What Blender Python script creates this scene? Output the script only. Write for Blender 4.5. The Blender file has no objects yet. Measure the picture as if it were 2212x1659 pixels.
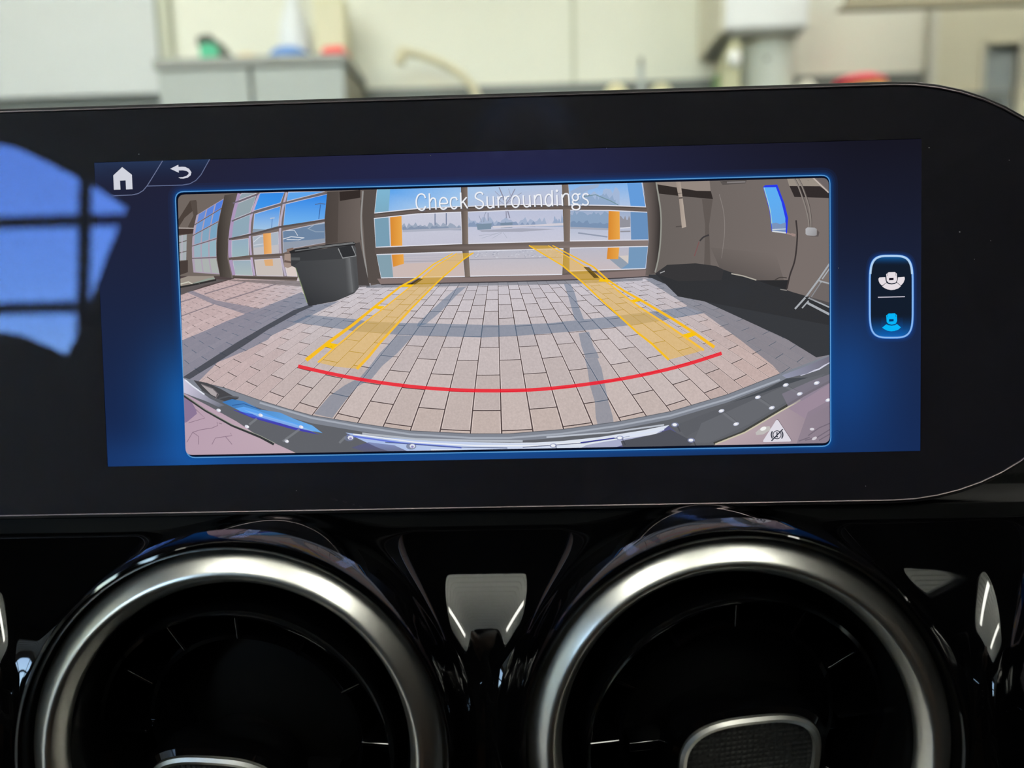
import bpy, bmesh, math, random
import numpy as np
from mathutils import Vector, Matrix
from mathutils.geometry import tessellate_polygon
random.seed(4); rng = np.random.default_rng(7)
SC = bpy.context.scene
COL = SC.collection
PI = math.pi

# ------------------------------------------------------------------ camera
W, H, FPX = 2212, 1659, 1533.0
CAMPOS = Vector((0.00610643, -0.21186067, 1.05814552))
CM = Matrix(((0.9995182276762961, 0.021465798624922754, 0.02241722623854818),
             (0.01901203370446399, 0.14745371503873225, -0.9888862141296624),
             (-0.024532735625207264, 0.9888359931812103, 0.14697456743284898)))
cd = bpy.data.cameras.new('camera'); cam = bpy.data.objects.new('camera', cd); COL.objects.link(cam)
cam.matrix_world = Matrix.Translation(CAMPOS) @ CM.to_4x4()
cd.sensor_width = 36; cd.lens = 36*FPX/W; cd.clip_start = 0.01; cd.clip_end = 300
cd.dof.use_dof = True; cd.dof.focus_distance = 0.208; cd.dof.aperture_fstop = 6.8
SC.camera = cam

# ------------------------------------------------------------------ sky, exposure
wd = bpy.data.worlds.new('sky'); SC.world = wd; wd.use_nodes = True
nt = wd.node_tree; bg = nt.nodes['Background']
sky = nt.nodes.new('ShaderNodeTexSky'); sky.sky_type = 'NISHITA'; sky.sun_disc = False
sky.sun_elevation = math.radians(38); sky.sun_rotation = math.radians(200); sky.air_density = 1.3; sky.dust_density = .3; sky.ozone_density = 3
nt.links.new(sky.outputs[0], bg.inputs[0]); bg.inputs[1].default_value = 1.5
SC.view_settings.view_transform = 'Standard'; SC.view_settings.look = 'None'
SC.view_settings.exposure = 0.0; SC.view_settings.gamma = 1.0; SC.view_settings.use_curve_mapping = False
SC.cycles.transparent_max_bounces = 24
SC.cycles.caustics_reflective = False; SC.cycles.caustics_refractive = False

# ------------------------------------------------------------------ helpers
def lin(c):
    return tuple((x/12.92 if x <= .04045 else ((x+.055)/1.055)**2.4) for x in (v/255 for v in c[:3]))

def mat(name, col=(128, 128, 128), rough=.5, metal=0., spec=.5, emit=None, es=1., noise=0., nscale=40., bump=0., bscale=200., coat=0., ior=1.5, linear=False):
    m = bpy.data.materials.new(name); m.use_nodes = True
    t = m.node_tree; b = t.nodes['Principled BSDF']
    c = col if linear else lin(col)
    b.inputs['Base Color'].default_value = (*c, 1); b.inputs['Roughness'].default_value = rough
    b.inputs['Metallic'].default_value = metal; b.inputs['Specular IOR Level'].default_value = spec; b.inputs['IOR'].default_value = ior
    b.inputs['Coat Weight'].default_value = coat
    if emit:
        b.inputs['Emission Color'].default_value = (*lin(emit), 1); b.inputs['Emission Strength'].default_value = es
    if noise or bump:
        tc = t.nodes.new('ShaderNodeTexCoord')
    if noise:
        n = t.nodes.new('ShaderNodeTexNoise'); n.inputs['Scale'].default_value = nscale; n.inputs['Detail'].default_value = 6
        r = t.nodes.new('ShaderNodeMapRange'); r.inputs[3].default_value = 1-noise; r.inputs[4].default_value = 1+noise
        x = t.nodes.new('ShaderNodeVectorMath'); x.operation = 'SCALE'; x.inputs[0].default_value = c
        t.links.new(tc.outputs['Object'], n.inputs['Vector']); t.links.new(n.outputs[0], r.inputs[0])
        t.links.new(r.outputs[0], x.inputs['Scale']); t.links.new(x.outputs[0], b.inputs['Base Color'])
    if bump:
        n2 = t.nodes.new('ShaderNodeTexNoise'); n2.inputs['Scale'].default_value = bscale; n2.inputs['Detail'].default_value = 3
        bp = t.nodes.new('ShaderNodeBump'); bp.inputs['Strength'].default_value = bump; bp.inputs['Distance'].default_value = .002
        t.links.new(tc.outputs['Object'], n2.inputs['Vector']); t.links.new(n2.outputs[0], bp.inputs['Height']); t.links.new(bp.outputs[0], b.inputs['Normal'])
    return m

def glassmat(name, tint=(1, 1, 1), rough=.01, refl=(1, 1, 1), ior=1.5):
    m = bpy.data.materials.new(name); m.use_nodes = True
    t = m.node_tree; t.nodes.clear()
    o = t.nodes.new('ShaderNodeOutputMaterial'); mx = t.nodes.new('ShaderNodeMixShader')
    tr = t.nodes.new('ShaderNodeBsdfTransparent'); tr.inputs[0].default_value = (*tint, 1)
    g = t.nodes.new('ShaderNodeBsdfGlossy'); g.inputs['Color'].default_value = (*refl, 1); g.inputs['Roughness'].default_value = rough
    f0 = ((ior-1)/(ior+1))**2                       # Schlick reflectance, the same from both sides of the sheet
    lw = t.nodes.new('ShaderNodeLayerWeight'); lw.inputs[0].default_value = .5
    pw = t.nodes.new('ShaderNodeMath'); pw.operation = 'POWER'; pw.inputs[1].default_value = 5
    f = t.nodes.new('ShaderNodeMath'); f.operation = 'MULTIPLY_ADD'; f.inputs[1].default_value = 1-f0; f.inputs[2].default_value = f0
    t.links.new(lw.outputs['Facing'], pw.inputs[0]); t.links.new(pw.outputs[0], f.inputs[0])
    t.links.new(f.outputs[0], mx.inputs[0]); t.links.new(tr.outputs[0], mx.inputs[1]); t.links.new(g.outputs[0], mx.inputs[2])
    t.links.new(mx.outputs[0], o.inputs[0])
    return m

def tag(o, label=None, cat=None, group=None, kind=None):
    if label: o['label'] = label
    if cat: o['category'] = cat
    if group: o['group'] = group
    if kind: o['kind'] = kind
    return o
def empty(name, loc=(0, 0, 0), parent=None):
    o = bpy.data.objects.new(name, None); COL.objects.link(o); o.location = loc; o.empty_display_size = .02
    if parent: o.parent = parent
    return o
def mesh_obj(name, verts, faces, m, parent=None, smooth=False):
    me = bpy.data.meshes.new(name); me.from_pydata([tuple(v) for v in verts], [], [tuple(f) for f in faces]); me.update()
    if smooth: me.polygons.foreach_set('use_smooth', [True]*len(me.polygons))
    if m: me.materials.append(m)
    o = bpy.data.objects.new(name, me); COL.objects.link(o)
    if parent: o.parent = parent
    return o
class MB:
    """collects shapes of one part"""
    def __init__(s): s.v = []; s.f = []
    def add(s, v, f):
        n = len(s.v); s.v += [tuple(p) for p in v]; s.f += [tuple(i+n for i in q) for q in f]; return s
    def box(s, lo, hi, bev=0.):
        bm = bmesh.new(); bmesh.ops.create_cube(bm, size=1)
        c = [(lo[i]+hi[i])/2 for i in range(3)]; d = [hi[i]-lo[i] for i in range(3)]
        for p in bm.verts: p.co = Vector([c[i]+p.co[i]*d[i] for i in range(3)])
        if bev: bmesh.ops.bevel(bm, geom=bm.edges[:], offset=bev, segments=3, affect='EDGES', profile=.6)
        bm.verts.ensure_lookup_table()
        s.add([p.co[:] for p in bm.verts], [[q.index for q in f.verts] for f in bm.faces]); bm.free(); return s
    def lathe(s, prof, n=64, axis='z', c=(0, 0, 0), closed=False):
        v = []; k = len(prof)
        for i in range(n):
            a = 2*PI*i/n
            for r, h in prof: v.append((c[0]+r*math.cos(a), c[1]+r*math.sin(a), c[2]+h))
        f = []
        for i in range(n):
            j = (i+1) % n
            for q in range(k-1 if not closed else k):
                q2 = (q+1) % k
                f.append((i*k+q, j*k+q, j*k+q2, i*k+q2))
        return s.add(v, f)
    def tube(s, pts, rad, n=12, cap=True):
        pts = [Vector(p) for p in pts]; v = []; k = len(pts)
        rad = rad if isinstance(rad, (list, tuple)) else [rad]*k
        up = Vector((0, 0, 1))
        for i, p in enumerate(pts):
            d = (pts[min(i+1, k-1)]-pts[max(i-1, 0)]).normalized()
            a = d.cross(up)
            if a.length < 1e-3: a = d.cross(Vector((1, 0, 0)))
            a.normalize(); b = d.cross(a).normalized()
            for j in range(n):
                t = 2*PI*j/n; v.append(p+rad[i]*(math.cos(t)*a+math.sin(t)*b))
        f = [(i*n+j, i*n+(j+1) % n, (i+1)*n+(j+1) % n, (i+1)*n+j) for i in range(k-1) for j in range(n)]
        if cap: f += [tuple(range(n))[::-1], tuple(range((k-1)*n, k*n))]
        return s.add(v, f)
    def prism(s, poly, a, b, axes=(0, 1, 2)):
        """poly in axes[0],axes[1]; extruded along axes[2] from a to b"""
        n = len(poly); v = []
        for h in (a, b):
            for p in poly:
                q = [0, 0, 0]; q[axes[0]] = p[0]; q[axes[1]] = p[1]; q[axes[2]] = h; v.append(q)
        f = [tuple(range(n))[::-1], tuple(range(n, 2*n))]+[(i, (i+1) % n, n+(i+1) % n, n+i) for i in range(n)]
        return s.add(v, f)
    def build(s, name, m, parent=None, smooth=False, loc=None):
        o = mesh_obj(name, s.v, s.f, m, parent, False)
        if smooth:
            bm = bmesh.new(); bm.from_mesh(o.data); bmesh.ops.recalc_face_normals(bm, faces=bm.faces[:])
            for f in bm.faces: f.smooth = True
            for e in bm.edges:
                if len(e.link_faces) == 2 and e.calc_face_angle(0) > math.radians(42): e.smooth = False
            bm.to_mesh(o.data); bm.free()
        else:
            bm = bmesh.new(); bm.from_mesh(o.data); bmesh.ops.recalc_face_normals(bm, faces=bm.faces[:]); bm.to_mesh(o.data); bm.free()
        if loc: o.location = loc
        return o
def rounded(w, h, r, n=8, cx=0, cy=0):
    p = []
    for (sx, sy, a0) in ((1, 1, 0), (-1, 1, 90), (-1, -1, 180), (1, -1, 270)):
        for i in range(n+1):
            a = math.radians(a0+90*i/n); p.append((cx+sx*(w/2-r)+r*math.cos(a), cy+sy*(h/2-r)+r*math.sin(a)))
    return p
def holed(name, outer, holes, th, frame, m, parent=None):
    """slab with holes: outlines 2-D; frame maps (a,b,c) to a point, c from 0 to th"""
    loops = [outer]+holes
    tri = tessellate_polygon([[Vector((p[0], p[1], 0)) for p in l] for l in loops])
    flat = [p for l in loops for p in l]; n = len(flat)
    v = [frame(p[0], p[1], 0) for p in flat]+[frame(p[0], p[1], th) for p in flat]
    f = [tuple(t) for t in tri]+[tuple(i+n for i in reversed(t)) for t in tri]
    k = 0
    for l in loops:
        m_ = len(l)
        for i in range(m_): f.append((k+i, k+(i+1) % m_, n+k+(i+1) % m_, n+k+i))
        k += m_
    b = MB(); b.add(v, f)
    return b.build(name, m, parent)

# frame of the display: u right, v up along the glass, w towards the seats
TILT = math.radians(6); S0 = Vector((0, 0, 1.05))
SU, SV, SW = Vector((1, 0, 0)), Vector((0, math.sin(TILT), math.cos(TILT))), Vector((0, -math.cos(TILT), math.sin(TILT)))
SM = Matrix.Translation(S0) @ Matrix((SU, SV, SW)).transposed().to_4x4()
def raydir(x, y): return CM @ Vector(((x-W/2)/FPX, -(y-H/2)/FPX, -1))
def onglass(x, y, w=0.):
    d = raydir(x, y); k = (w-(CAMPOS-S0).dot(SW))/d.dot(SW); p = CAMPOS+k*d-S0
    return (p.dot(SU), p.dot(SV), w)
def aty(x, y, Y):
    d = raydir(x, y); return CAMPOS+d*((Y-CAMPOS.y)/d.y)

# ------------------------------------------------------------------ materials
M_WALL = mat('painted_wall', (221, 221, 207), .6, noise=.03, nscale=3, bump=.15, bscale=60)
M_SEAM_SHADE = mat('wall_joint_and_shade', (186, 188, 170), .7, noise=.05)
M_DADO = mat('grey_dado_paint', (104, 108, 104), .5, noise=.05, nscale=4)
M_CEIL = mat('roof_deck_paint', (236, 237, 232), .55, noise=.04, nscale=5)
M_FLOOR = mat('concrete_floor', (140, 138, 134), .45, noise=.1, nscale=5)
M_DARKMETAL = mat('dark_frame', (52, 48, 46), .5, noise=.05)
M_BLACKGLOSS = mat('piano_black', (5, 5, 6), .03, spec=.5, noise=.2, nscale=300, ior=1.68)
M_BLACKSATIN = mat('black_plastic', (10, 10, 11), .22, spec=.5, noise=.1, nscale=400)
M_BLACKDEEP = mat('black_matt_plastic', (4, 4, 4), .6, spec=.2, noise=.1, nscale=400)
M_SATIN = mat('satin_metal', (248, 246, 240), .31, metal=1., noise=.04, nscale=900)
M_TRIM = mat('polished_edge', (146, 132, 134), .4, metal=.6, noise=.05, nscale=900)
M_HOUSING = mat('display_housing', (26, 23, 25), .5, noise=.05, nscale=300)
M_BEZEL = mat('black_print', (32, 30, 37), .6, spec=.2, noise=.1, nscale=300)
M_SOFT = mat('dash_vinyl', (16, 16, 17), .65, bump=.3, bscale=1500)
M_LINER = mat('headliner_cloth', (40, 37, 36), .9, noise=.1, nscale=200)
M_LEATHER = mat('brown_leather', (118, 84, 60), .45, noise=.1, nscale=40, bump=.2, bscale=500)
M_DOORTRIM = mat('door_trim', (70, 54, 45), .55, noise=.1, nscale=60)
M_CABIN = mat('cabin_trim', (14, 14, 15), .6, noise=.1, nscale=100)


# ------------------------------------------------------------------ room
YW, YR, XL, XR, ZC = 2.6, -6.0, -7.2, 4.6, 4.1
def st(o): o['kind'] = 'structure'; return o
def wallpart(name, lo, hi, m, parent=None):
    o = MB().box(lo, hi).build(name, m, parent)
    return o if parent else st(o)
def pt(x, y, Y=YW): return aty(x, y, Y)
ZD = pt(1106, 185).z                                   # top of the grey dado
xp0, xp1 = pt(350, 60).x, pt(374, 60).x
wallpart('floor', (XL, YR, -.1), (XR, YW, 0), M_FLOOR)
wf = wallpart('wall_front', (XL, YW, 0), (XR, YW+.2, ZC), M_WALL)
wallpart('dado', (XL, YW-.012, 0), (pt(1992, 160).x, YW, ZD), M_DADO, wf)
wallpart('pilaster', (XL, YW-.05, ZD), (xp0, YW, ZC), mat('cool_white_panel', (193, 197, 196), .55, noise=.03, nscale=3), wf)
wallpart('joint_and_shade_strip', (xp0, YW-.03, ZD), (xp1, YW, ZC), M_SEAM_SHADE, wf)  # darker beige strip paints in the shadow along the pilaster edge
wallpart('joint_and_shade_strip', (pt(1234, 60).x, YW-.006, ZD), (pt(1243, 60).x, YW, ZC), M_SEAM_SHADE, wf)
wallpart('wall_left', (XL-.2, YR, 0), (XL, YW, ZC), M_WALL)
wallpart('wall_right', (XR, YR, 0), (XR+.2, YW, ZC), M_WALL)
# rear wall with two glazed sectional doors
D2 = (-6.28, -2.83, 3.76); D1 = (-1.75, 1.70, 3.76)
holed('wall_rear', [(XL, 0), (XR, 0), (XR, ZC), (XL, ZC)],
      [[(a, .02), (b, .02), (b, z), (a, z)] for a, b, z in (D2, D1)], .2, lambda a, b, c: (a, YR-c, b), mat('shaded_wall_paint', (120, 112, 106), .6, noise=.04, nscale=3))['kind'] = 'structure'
M_PANE = glassmat('door_glass', (.93, .96, .97))
for di, (a, b, z) in enumerate((D2, D1)):
    rt = empty('door_%d' % (di+1), (0, YR-.032, 0)); st(rt)
    xs = [a+(b-a)*i/3 for i in range(4)]; zs = [.02, .60, 1.39, 2.18, 2.97, 3.76]
    for i, x in enumerate(xs):
        MB().box((x-.045, -.03, .02), (x+.045, .03, z), .005).build('stile', M_DARKMETAL, rt)
    for i, q in enumerate(zs):
        MB().box((a, -.028, q-.05), (b, .028, q+.05), .005).build('rail', M_DARKMETAL, rt)
    for i in range(3):
        for j in range(5):
            MB().box((xs[i]+.045, -.004, zs[j]+.05), (xs[i+1]-.045, .004, zs[j+1]-.05)).build('pane', M_PANE, rt)
g = wallpart('ground_outside', (-40, -60, -.12), (40, YR-.2, -.02), mat('asphalt', (150, 148, 150), .8, noise=.1, nscale=2))
# corrugated roof deck, ribs running across the bay
v = []; f = []; y = YR-.2; prof = []
while y < YW+.2:
    prof += [(y, 0), (y+.09, 0), (y+.11, .05), (y+.19, .05), (y+.20, 0)]; y += .20
for yy, h in prof: v += [(XL-.2, yy, ZC+h), (XR+.2, yy, ZC+h)]
f = [(2*i, 2*i+1, 2*i+3, 2*i+2) for i in range(len(prof)-1)]
st(mesh_obj('ceiling', v, f, M_CEIL))
# ceiling lamps
M_LAMP = mat('lamp_diffuser', (250, 250, 240), .4, emit=(255, 250, 241), es=23., noise=.02)
M_LAMPUP = mat('lamp_uplight', (250, 250, 240), .4, emit=(255, 250, 241), es=40., noise=.02)
M_LAMPBODY = mat('lamp_housing', (215, 215, 210), .4, noise=.02)
LAMPS = [(-1.7, 1.2, 'nearest the front wall, left side'), (1.5, 1.2, 'nearest the front wall, right side'), (-.85, -1.6, 'over the car, left side'), (.75, -1.6, 'over the car, right side'), (-1.7, -3.4, 'nearest the glazed doors, left side'), (1.5, -3.4, 'nearest the glazed doors, right side')]
for x, y, where in LAMPS:
    t = tag(empty('ceiling_lamp', (x, y, ZC)), 'long white hanging ceiling lamp ' + where, 'lamp', 'ceiling lamps')
    MB().box((-.15, -.62, -1.26), (.15, .62, -1.20), .01).build('lamp_housing', M_LAMPBODY, t)
    MB().box((-.10, -.58, -1.28), (.10, .58, -1.258), .006).build('diffuser', M_LAMP, t)
    MB().box((-.13, -.60, -1.202), (.13, .60, -1.19), .004).build('uplight', M_LAMPUP, t)
    for q in (-.45, .45): MB().tube([(0, q, -1.19), (0, q, .02)], .006, 8).build('hanger_rod', M_DARKMETAL, t)

# ------------------------------------------------------------------ things along the front wall
def ell(name, c, r, m, parent=None, n=24, zmin=-1.):
    b = MB(); prof = []
    k = 12
    for i in range(k+1):
        a = -PI/2+PI*i/k; z = math.sin(a)
        if z < zmin: z = zmin
        prof.append((max(math.cos(a), 1e-4) if z > zmin else max(math.cos(a), 1e-4), z))
    b.lathe(prof, n)
    b.v = [(c[0]+p[0]*r[0], c[1]+p[1]*r[1], c[2]+p[2]*r[2]) for p in b.v]
    return b.build(name, m, parent, smooth=True)

M_CAB = mat('cabinet_plastic', (160, 165, 160), .45, noise=.03, nscale=6)
M_CABTOP = mat('cabinet_lid', (140, 142, 136), .5, noise=.03, nscale=6)
YC = 2.24
cx0, cx1, cz = pt(330, 128, YC).x, pt(747, 113, YC).x, pt(540, 121, YC).z
cab = tag(empty('storage_cabinet', ((cx0+cx1)/2, YC, 0)), 'grey two-door plastic storage cabinet against the pale wall', 'cabinet')
hw = (cx1-cx0)/2; dep = YW-.06-YC
MB().box((-hw+.012, .03, .0), (hw-.012, dep, cz-.03), .006).build('body', mat('cabinet_side_shade', (150, 148, 132), .5, noise=.03, nscale=6), cab)  # body colour carries the beige shadow of the cabinet's side
MB().box((-hw, -.005, cz-.034), (hw, dep, cz), .006).build('lid', M_CABTOP, cab)
for s in (-1, 1):
    lo, hi = (-hw+.01, -.006) if s < 0 else (.006, hw-.01)
    d = MB().box((lo, 0, .06), (hi, .03, cz-.038), .006).build('door', M_CAB, cab)
    w_ = hi-lo
    for q in (.2, .78):
        MB().box((lo+w_*q-.012, -.012, .15), (lo+w_*q+.012, .002, cz-.16), .005).build('raised_rib', M_CAB, d)
    MB().box((lo+w_*.34, -.008, .2), (lo+w_*.66, .002, cz-.19), .004).build('raised_panel', M_CAB, d)
    MB().box(((-.05 if s < 0 else .03), -.03, 1.0), ((-.03 if s < 0 else .05), .0, 1.16), .005).build('handle', M_CABTOP, d)
# things standing on it
YI = 2.36
def top(x, y): return pt(x, y, YI)
px_m = (pt(600, 100, YI).x-pt(500, 100, YI).x)/100       # metres per photo pixel there
ct = cz
g = tag(empty('green_jug', (top(470, 100).x, YI, ct)), 'green jug with a dark slanted cap on the grey cabinet', 'jug')
MB().prism([(-26*px_m, 0), (14*px_m, 0), (14*px_m, .052), (4*px_m, .068), (-24*px_m, .066), (-27*px_m, .05)], -.05, .05, (0, 2, 1)).build('body', mat('green_plastic', (60, 178, 132), .4, noise=.05), g)
MB().prism([(-29*px_m, .060), (-24*px_m, .0665), (4*px_m, .0685), (14.5*px_m, .05), (14.5*px_m, 0), (33*px_m, 0), (33*px_m, .034), (22*px_m, .046), (2*px_m, .090), (-10*px_m, .094), (-29*px_m, .086)], -.055, .055, (0, 2, 1)).build('cap', mat('dark_olive_plastic', (58, 62, 50), .5, noise=.05), g)
b = tag(ell('tan_cloth', (0, 0, 0), (.05, .05, .032), mat('tan_cloth', (222, 200, 160), .8, noise=.08, nscale=30), zmin=-.35), 'small tan crumpled cloth beside the green jug', 'cloth'); b.location = (top(535, 110).x, YI, ct+.012)
t = tag(empty('blue_bowl', (top(630, 110).x, YI-.02, ct)), 'blue rounded bowl upside down on the grey cabinet', 'bowl')
MB().lathe([(.072, 0), (.072, .012), (.066, .03), (.05, .044), (.025, .052), (.001, .054)], 32).build('shell', mat('blue_plastic', (86, 134, 200), .35, noise=.04), t, True)
MB().lathe([(.070, 0), (.075, .002), (.075, .008), (.070, .01)], 32).build('rim', mat('blue_plastic_rim', (78, 124, 190), .35, noise=.04), t, True)
t = tag(empty('white_bottle', (top(619, 100).x, YI+.10, ct)), 'tall white bottle standing behind the blue bowl', 'bottle')
MB().lathe([(.001, 0), (.052, 0), (.057, .01), (.057, .10), (.05, .16), (.034, .21), (.022, .24), (.02, .33)], 32).build('body', mat('white_plastic', (218, 222, 224), .35, noise=.02), t, True)
MB().lathe([(.024, .32), (.024, .36), (.001, .36)], 24).build('cap', mat('white_cap', (235, 235, 235), .4, noise=.02), t, True)
t = tag(empty('cream_carton', (top(698, 60).x, YI+.12, ct)), 'cream carton behind the red tool case', 'carton')
MB().box((-.055, -.04, 0), (.055, .04, .24), .004).build('box', mat('cream_card', (216, 212, 182), .7, noise=.04), t)
MB().box((-.056, -.041, .235), (.056, .041, .246), .003).build('flap', mat('cream_card_edge', (214, 207, 168), .7, noise=.04), t)
t = tag(empty('red_tool_case', (top(727, 105).x, YI-.03, ct)), 'small red tool case at the right end of the cabinet', 'tool case')
MB().prism([(-.034, 0), (.036, 0), (.042, .026), (.036, .04), (-.02, .037), (-.034, .026)], -.04, .04, (0, 2, 1)).build('body', mat('red_plastic', (232, 62, 58), .35, noise=.04), t)
MB().tube([(-.034, 0, .022), (-.062, 0, .022)], .006).build('spout', M_BLACKSATIN, t)

# rack that carries the things further right; its top stays below the display's upper edge
YK = 2.42; ZK = 1.63
M_RACK = mat('rack_steel', (120, 124, 124), .5, metal=.3, noise=.05)
def rack(x0, x1, label):
    rk = tag(empty('steel_rack', ((x0+x1)/2, YK, 0)), label, 'rack'); h = (x1-x0)/2
    for z in (ZK, .93): MB().box((-h, -.15, z-.03), (h, .15, z), .004).build('shelf', M_RACK, rk)
    for x in (-h+.02, h-.02):
        for y in (-.13, .13): MB().box((x-.02, y-.02, 0), (x+.02, y+.02, ZK-.03)).build('leg', M_RACK, rk)
xpost = pt(1657, 120, 2.42).x
rack(-.34, xpost-.125, 'long grey steel rack carrying the hose left of the round post')
rack(xpost+.125, 1.62, 'short grey steel rack right of the round post')
# curved hose
M_HOSE = mat('beige_hose', (206, 198, 166), .45, noise=.05)
hp = [(868, 112), (885, 114), (905, 118), (935, 128), (965, 142), (990, 157), (1008, 172), (1020, 187), (1028, 202), (1034, 222)]
hs = tag(empty('gooseneck_hose', (pt(1036, 230, YK).x, YK, ZK)), 'curved beige gooseneck hose with a drooping nozzle by the pale wall', 'hose')
pts = [Vector(pt(x, y, YK))-hs.location for x, y in hp]+[Vector((0, 0, .02)), Vector((0, 0, 0))]
MB().tube(pts, [.0145]*len(pts), 14).build('tube', M_HOSE, hs, True)
e0 = pts[0]
MB().tube([e0+Vector((.02, 0, .002)), e0, e0+Vector((-.006, 0, -.015)), e0+Vector((-.008, 0, -.04))], [.0155, .018, .018, .02], 14).build('nozzle', M_HOSE, hs, True)
MB().lathe([(.02, 0), (.02, .012), (.012, .016)], 20).build('foot', M_RACK, hs, True)
# upright grey nozzle
nz = tag(empty('spray_wand', (pt(1385, 150, YK).x, YK, ZK)), 'thin upright grey spray wand in front of the wall', 'spray wand')
zt = pt(1385, 124, YK).z-ZK
MB().tube([(0, 0, 0), (0, 0, zt-.03)], .011, 14).build('tube', mat('grey_plastic', (172, 178, 176), .4, noise=.04), nz, True)
MB().tube([(0, 0, zt-.03), (0, 0, zt)], [.009, .006], 14).build('tip', mat('dark_grey_plastic', (110, 114, 112), .4, noise=.04), nz, True)
MB().lathe([(.03, 0), (.03, .01), (.011, .02)], 20).build('foot', M_RACK, nz, True)
def mound(name, x, y, rx, m, label, cat, dy=0.):
    p = pt(x, y, YK+dy); h = p.z-ZK
    o = tag(empty(name, (p.x, YK+dy, ZK)), label, cat)
    MB().lathe([(rx*.9, 0), (rx, h*.3), (rx*.97, h*.6), (rx*.75, h*.86), (rx*.4, h*.97), (.001, h)], 28).build('body', m, o, True)
    MB().lathe([(rx*.94, 0), (rx*.98, .006), (rx*.94, .012)], 28).build('base_rim', M_RACK, o, True)
    return o
mound('cream_bucket', 1330, 181, .045, mat('cream_plastic', (220, 212, 172), .5, noise=.05), 'cream rounded tub left of the upright spray wand', 'tub', .04)
mound('cream_bucket', 1427, 180, .045, mat('cream_plastic_pale', (212, 207, 172), .5, noise=.05), 'cream rounded tub right of the upright spray wand', 'tub', .04)
mound('white_tub', 1742, 173, .035, mat('white_tub_plastic', (222, 220, 206), .5, noise=.04), 'white rounded tub just right of the grey post', 'tub', -.08)
o = mound('yellow_tub', 1866, 173, .085, mat('yellow_plastic', (238, 206, 120), .5, noise=.05), 'yellow round tub with a pink lid beside the door', 'tub')
p = pt(1866, 163, YK)
MB().lathe([(.088, 0), (.086, .012), (.06, .026), (.001, .032)], 28).build('lid', mat('pink_plastic', (255, 74, 104), .5, noise=.05), o, True, loc=(-.016, 0, p.z-ZK-.032))

# dispenser box on the wall and the post below it
YB = 2.27
zb = pt(1655, 62, YB).z
bx0, bx1 = pt(1568, 62, YB).x, pt(1746, 62, YB).x
dp = tag(empty('wall_box', ((bx0+bx1)/2, YW-.001, zb)), 'white wall box with a dark underside above the grey post', 'box')
hwb = (bx1-bx0)/2
MB().box((-hwb, YB-YW, .004), (hwb, 0, .5), .008).build('body', mat('white_enamel', (222, 224, 224), .35, noise=.02), dp)
MB().box((-hwb-.012, YB-YW+.02, 0), (-hwb+.004, -.0, .5), .003).build('side_panel', mat('cream_enamel', (216, 210, 190), .4, noise=.03), dp)
MB().box((-hwb+.01, YB-YW+.01, -.01), (hwb-.01, -.01, .006), .002).build('base_plate', mat('grey_base', (150, 150, 142), .5, noise=.04), dp)
pc = pt(1657, 120, 2.42)
po = tag(empty('round_post', (pc.x, 2.42, 0)), 'thick round grey post below the white wall box', 'post')
MB().lathe([(.001, 0), (.105, 0), (.105, .03), (.092, .05), (.090, .06), (.090, zb-.02), (.094, zb-.015), (.094, zb-.01)], 48).build('shaft', mat('post_paint', (222, 225, 216), .2, noise=.03, nscale=6), po, True)
MB().lathe([(.092, zb-.3), (.0935, zb-.296), (.0935, zb-.286), (.092, zb-.282)], 48).build('band', M_RACK, po, True)
bo = MB().lathe([(.001, 0), (.006, 0), (.006, .004), (.001, .006)], 12).build('bolt', M_DARKMETAL, po, True)
bo.rotation_euler = (PI/2, 0, 0); bo.location = (-.03, -.086, pt(1622, 127, 2.33).z)
vb = tag(empty('valve_block', (pt(1577, 150, 2.34).x, 2.34, ZK)), 'beige valve block with a white knob beside the post', 'valve')
zz = pt(1585, 96, 2.34).z-ZK
MB().prism([(-.04, 0), (.02, 0), (.02, zz), (-.01, zz), (-.04, zz*.55)], -.05, .05, (0, 2, 1)).build('body', mat('beige_cast', (182, 180, 146), .5, noise=.05), vb)
kb = MB().lathe([(.016, 0), (.026, .006), (.028, .016), (.02, .026), (.001, .03)], 24).build('knob', mat('white_knob', (240, 240, 236), .3, noise=.02), vb, True)
kb.rotation_euler = (PI/2, 0, .5); kb.location = (-.008, -.045, pt(1585, 128, 2.29).z-ZK)
MB().box((-.056, -.03, 0), (-.041, .02, .09), .003).build('label_strip', mat('green_strip', (104, 132, 84), .5, noise=.05), vb)

# personnel door at the right
dx = pt(2013, 60).x; DO = st(empty('door_3', (dx, YW, 0)))
M_DOOR = mat('door_paint', (206, 203, 180), .5, noise=.03, nscale=4)
jx = pt(1994, 100).x-dx
ztop = 2.75
MB().box((jx, -.06, 0), (-.004, .0, ztop), .006).build('door_frame', mat('frame_paint', (208, 208, 196), .45, noise=.02), DO)
MB().box((jx, -.06, ztop), (1.05, .0, ztop+.07), .006).build('door_frame', M_DOOR, DO)
MB().box((.99, -.06, 0), (1.05, .0, ztop), .006).build('door_frame', M_DOOR, DO)
l0, l1, lz = pt(2113, 110).x-dx, pt(2184, 120).x-dx, pt(2150, 104).z
holed('door_leaf', [(0, .01), (.985, .01), (.985, ztop-.005), (0, ztop-.005)], [[(l0, lz-.75), (l1, lz-.75), (l1, lz), (l0, lz)]], .04, lambda a, b, c: (a, -.045+c, b), M_DOOR, DO)
MB().box((l0, -.02, lz-.75), (l1, -.012, lz)).build('pane', mat('wired_glass', (150, 160, 162), .08, spec=.6, noise=.06, nscale=4), DO)
for (a, b) in ((l0-.014, l0), (l1, l1+.014)): MB().box((a, -.055, lz-.76), (b, -.03, lz+.012), .002).build('glazing_bead', mat('bead', (196, 196, 182), .4, noise=.02), DO)
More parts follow.
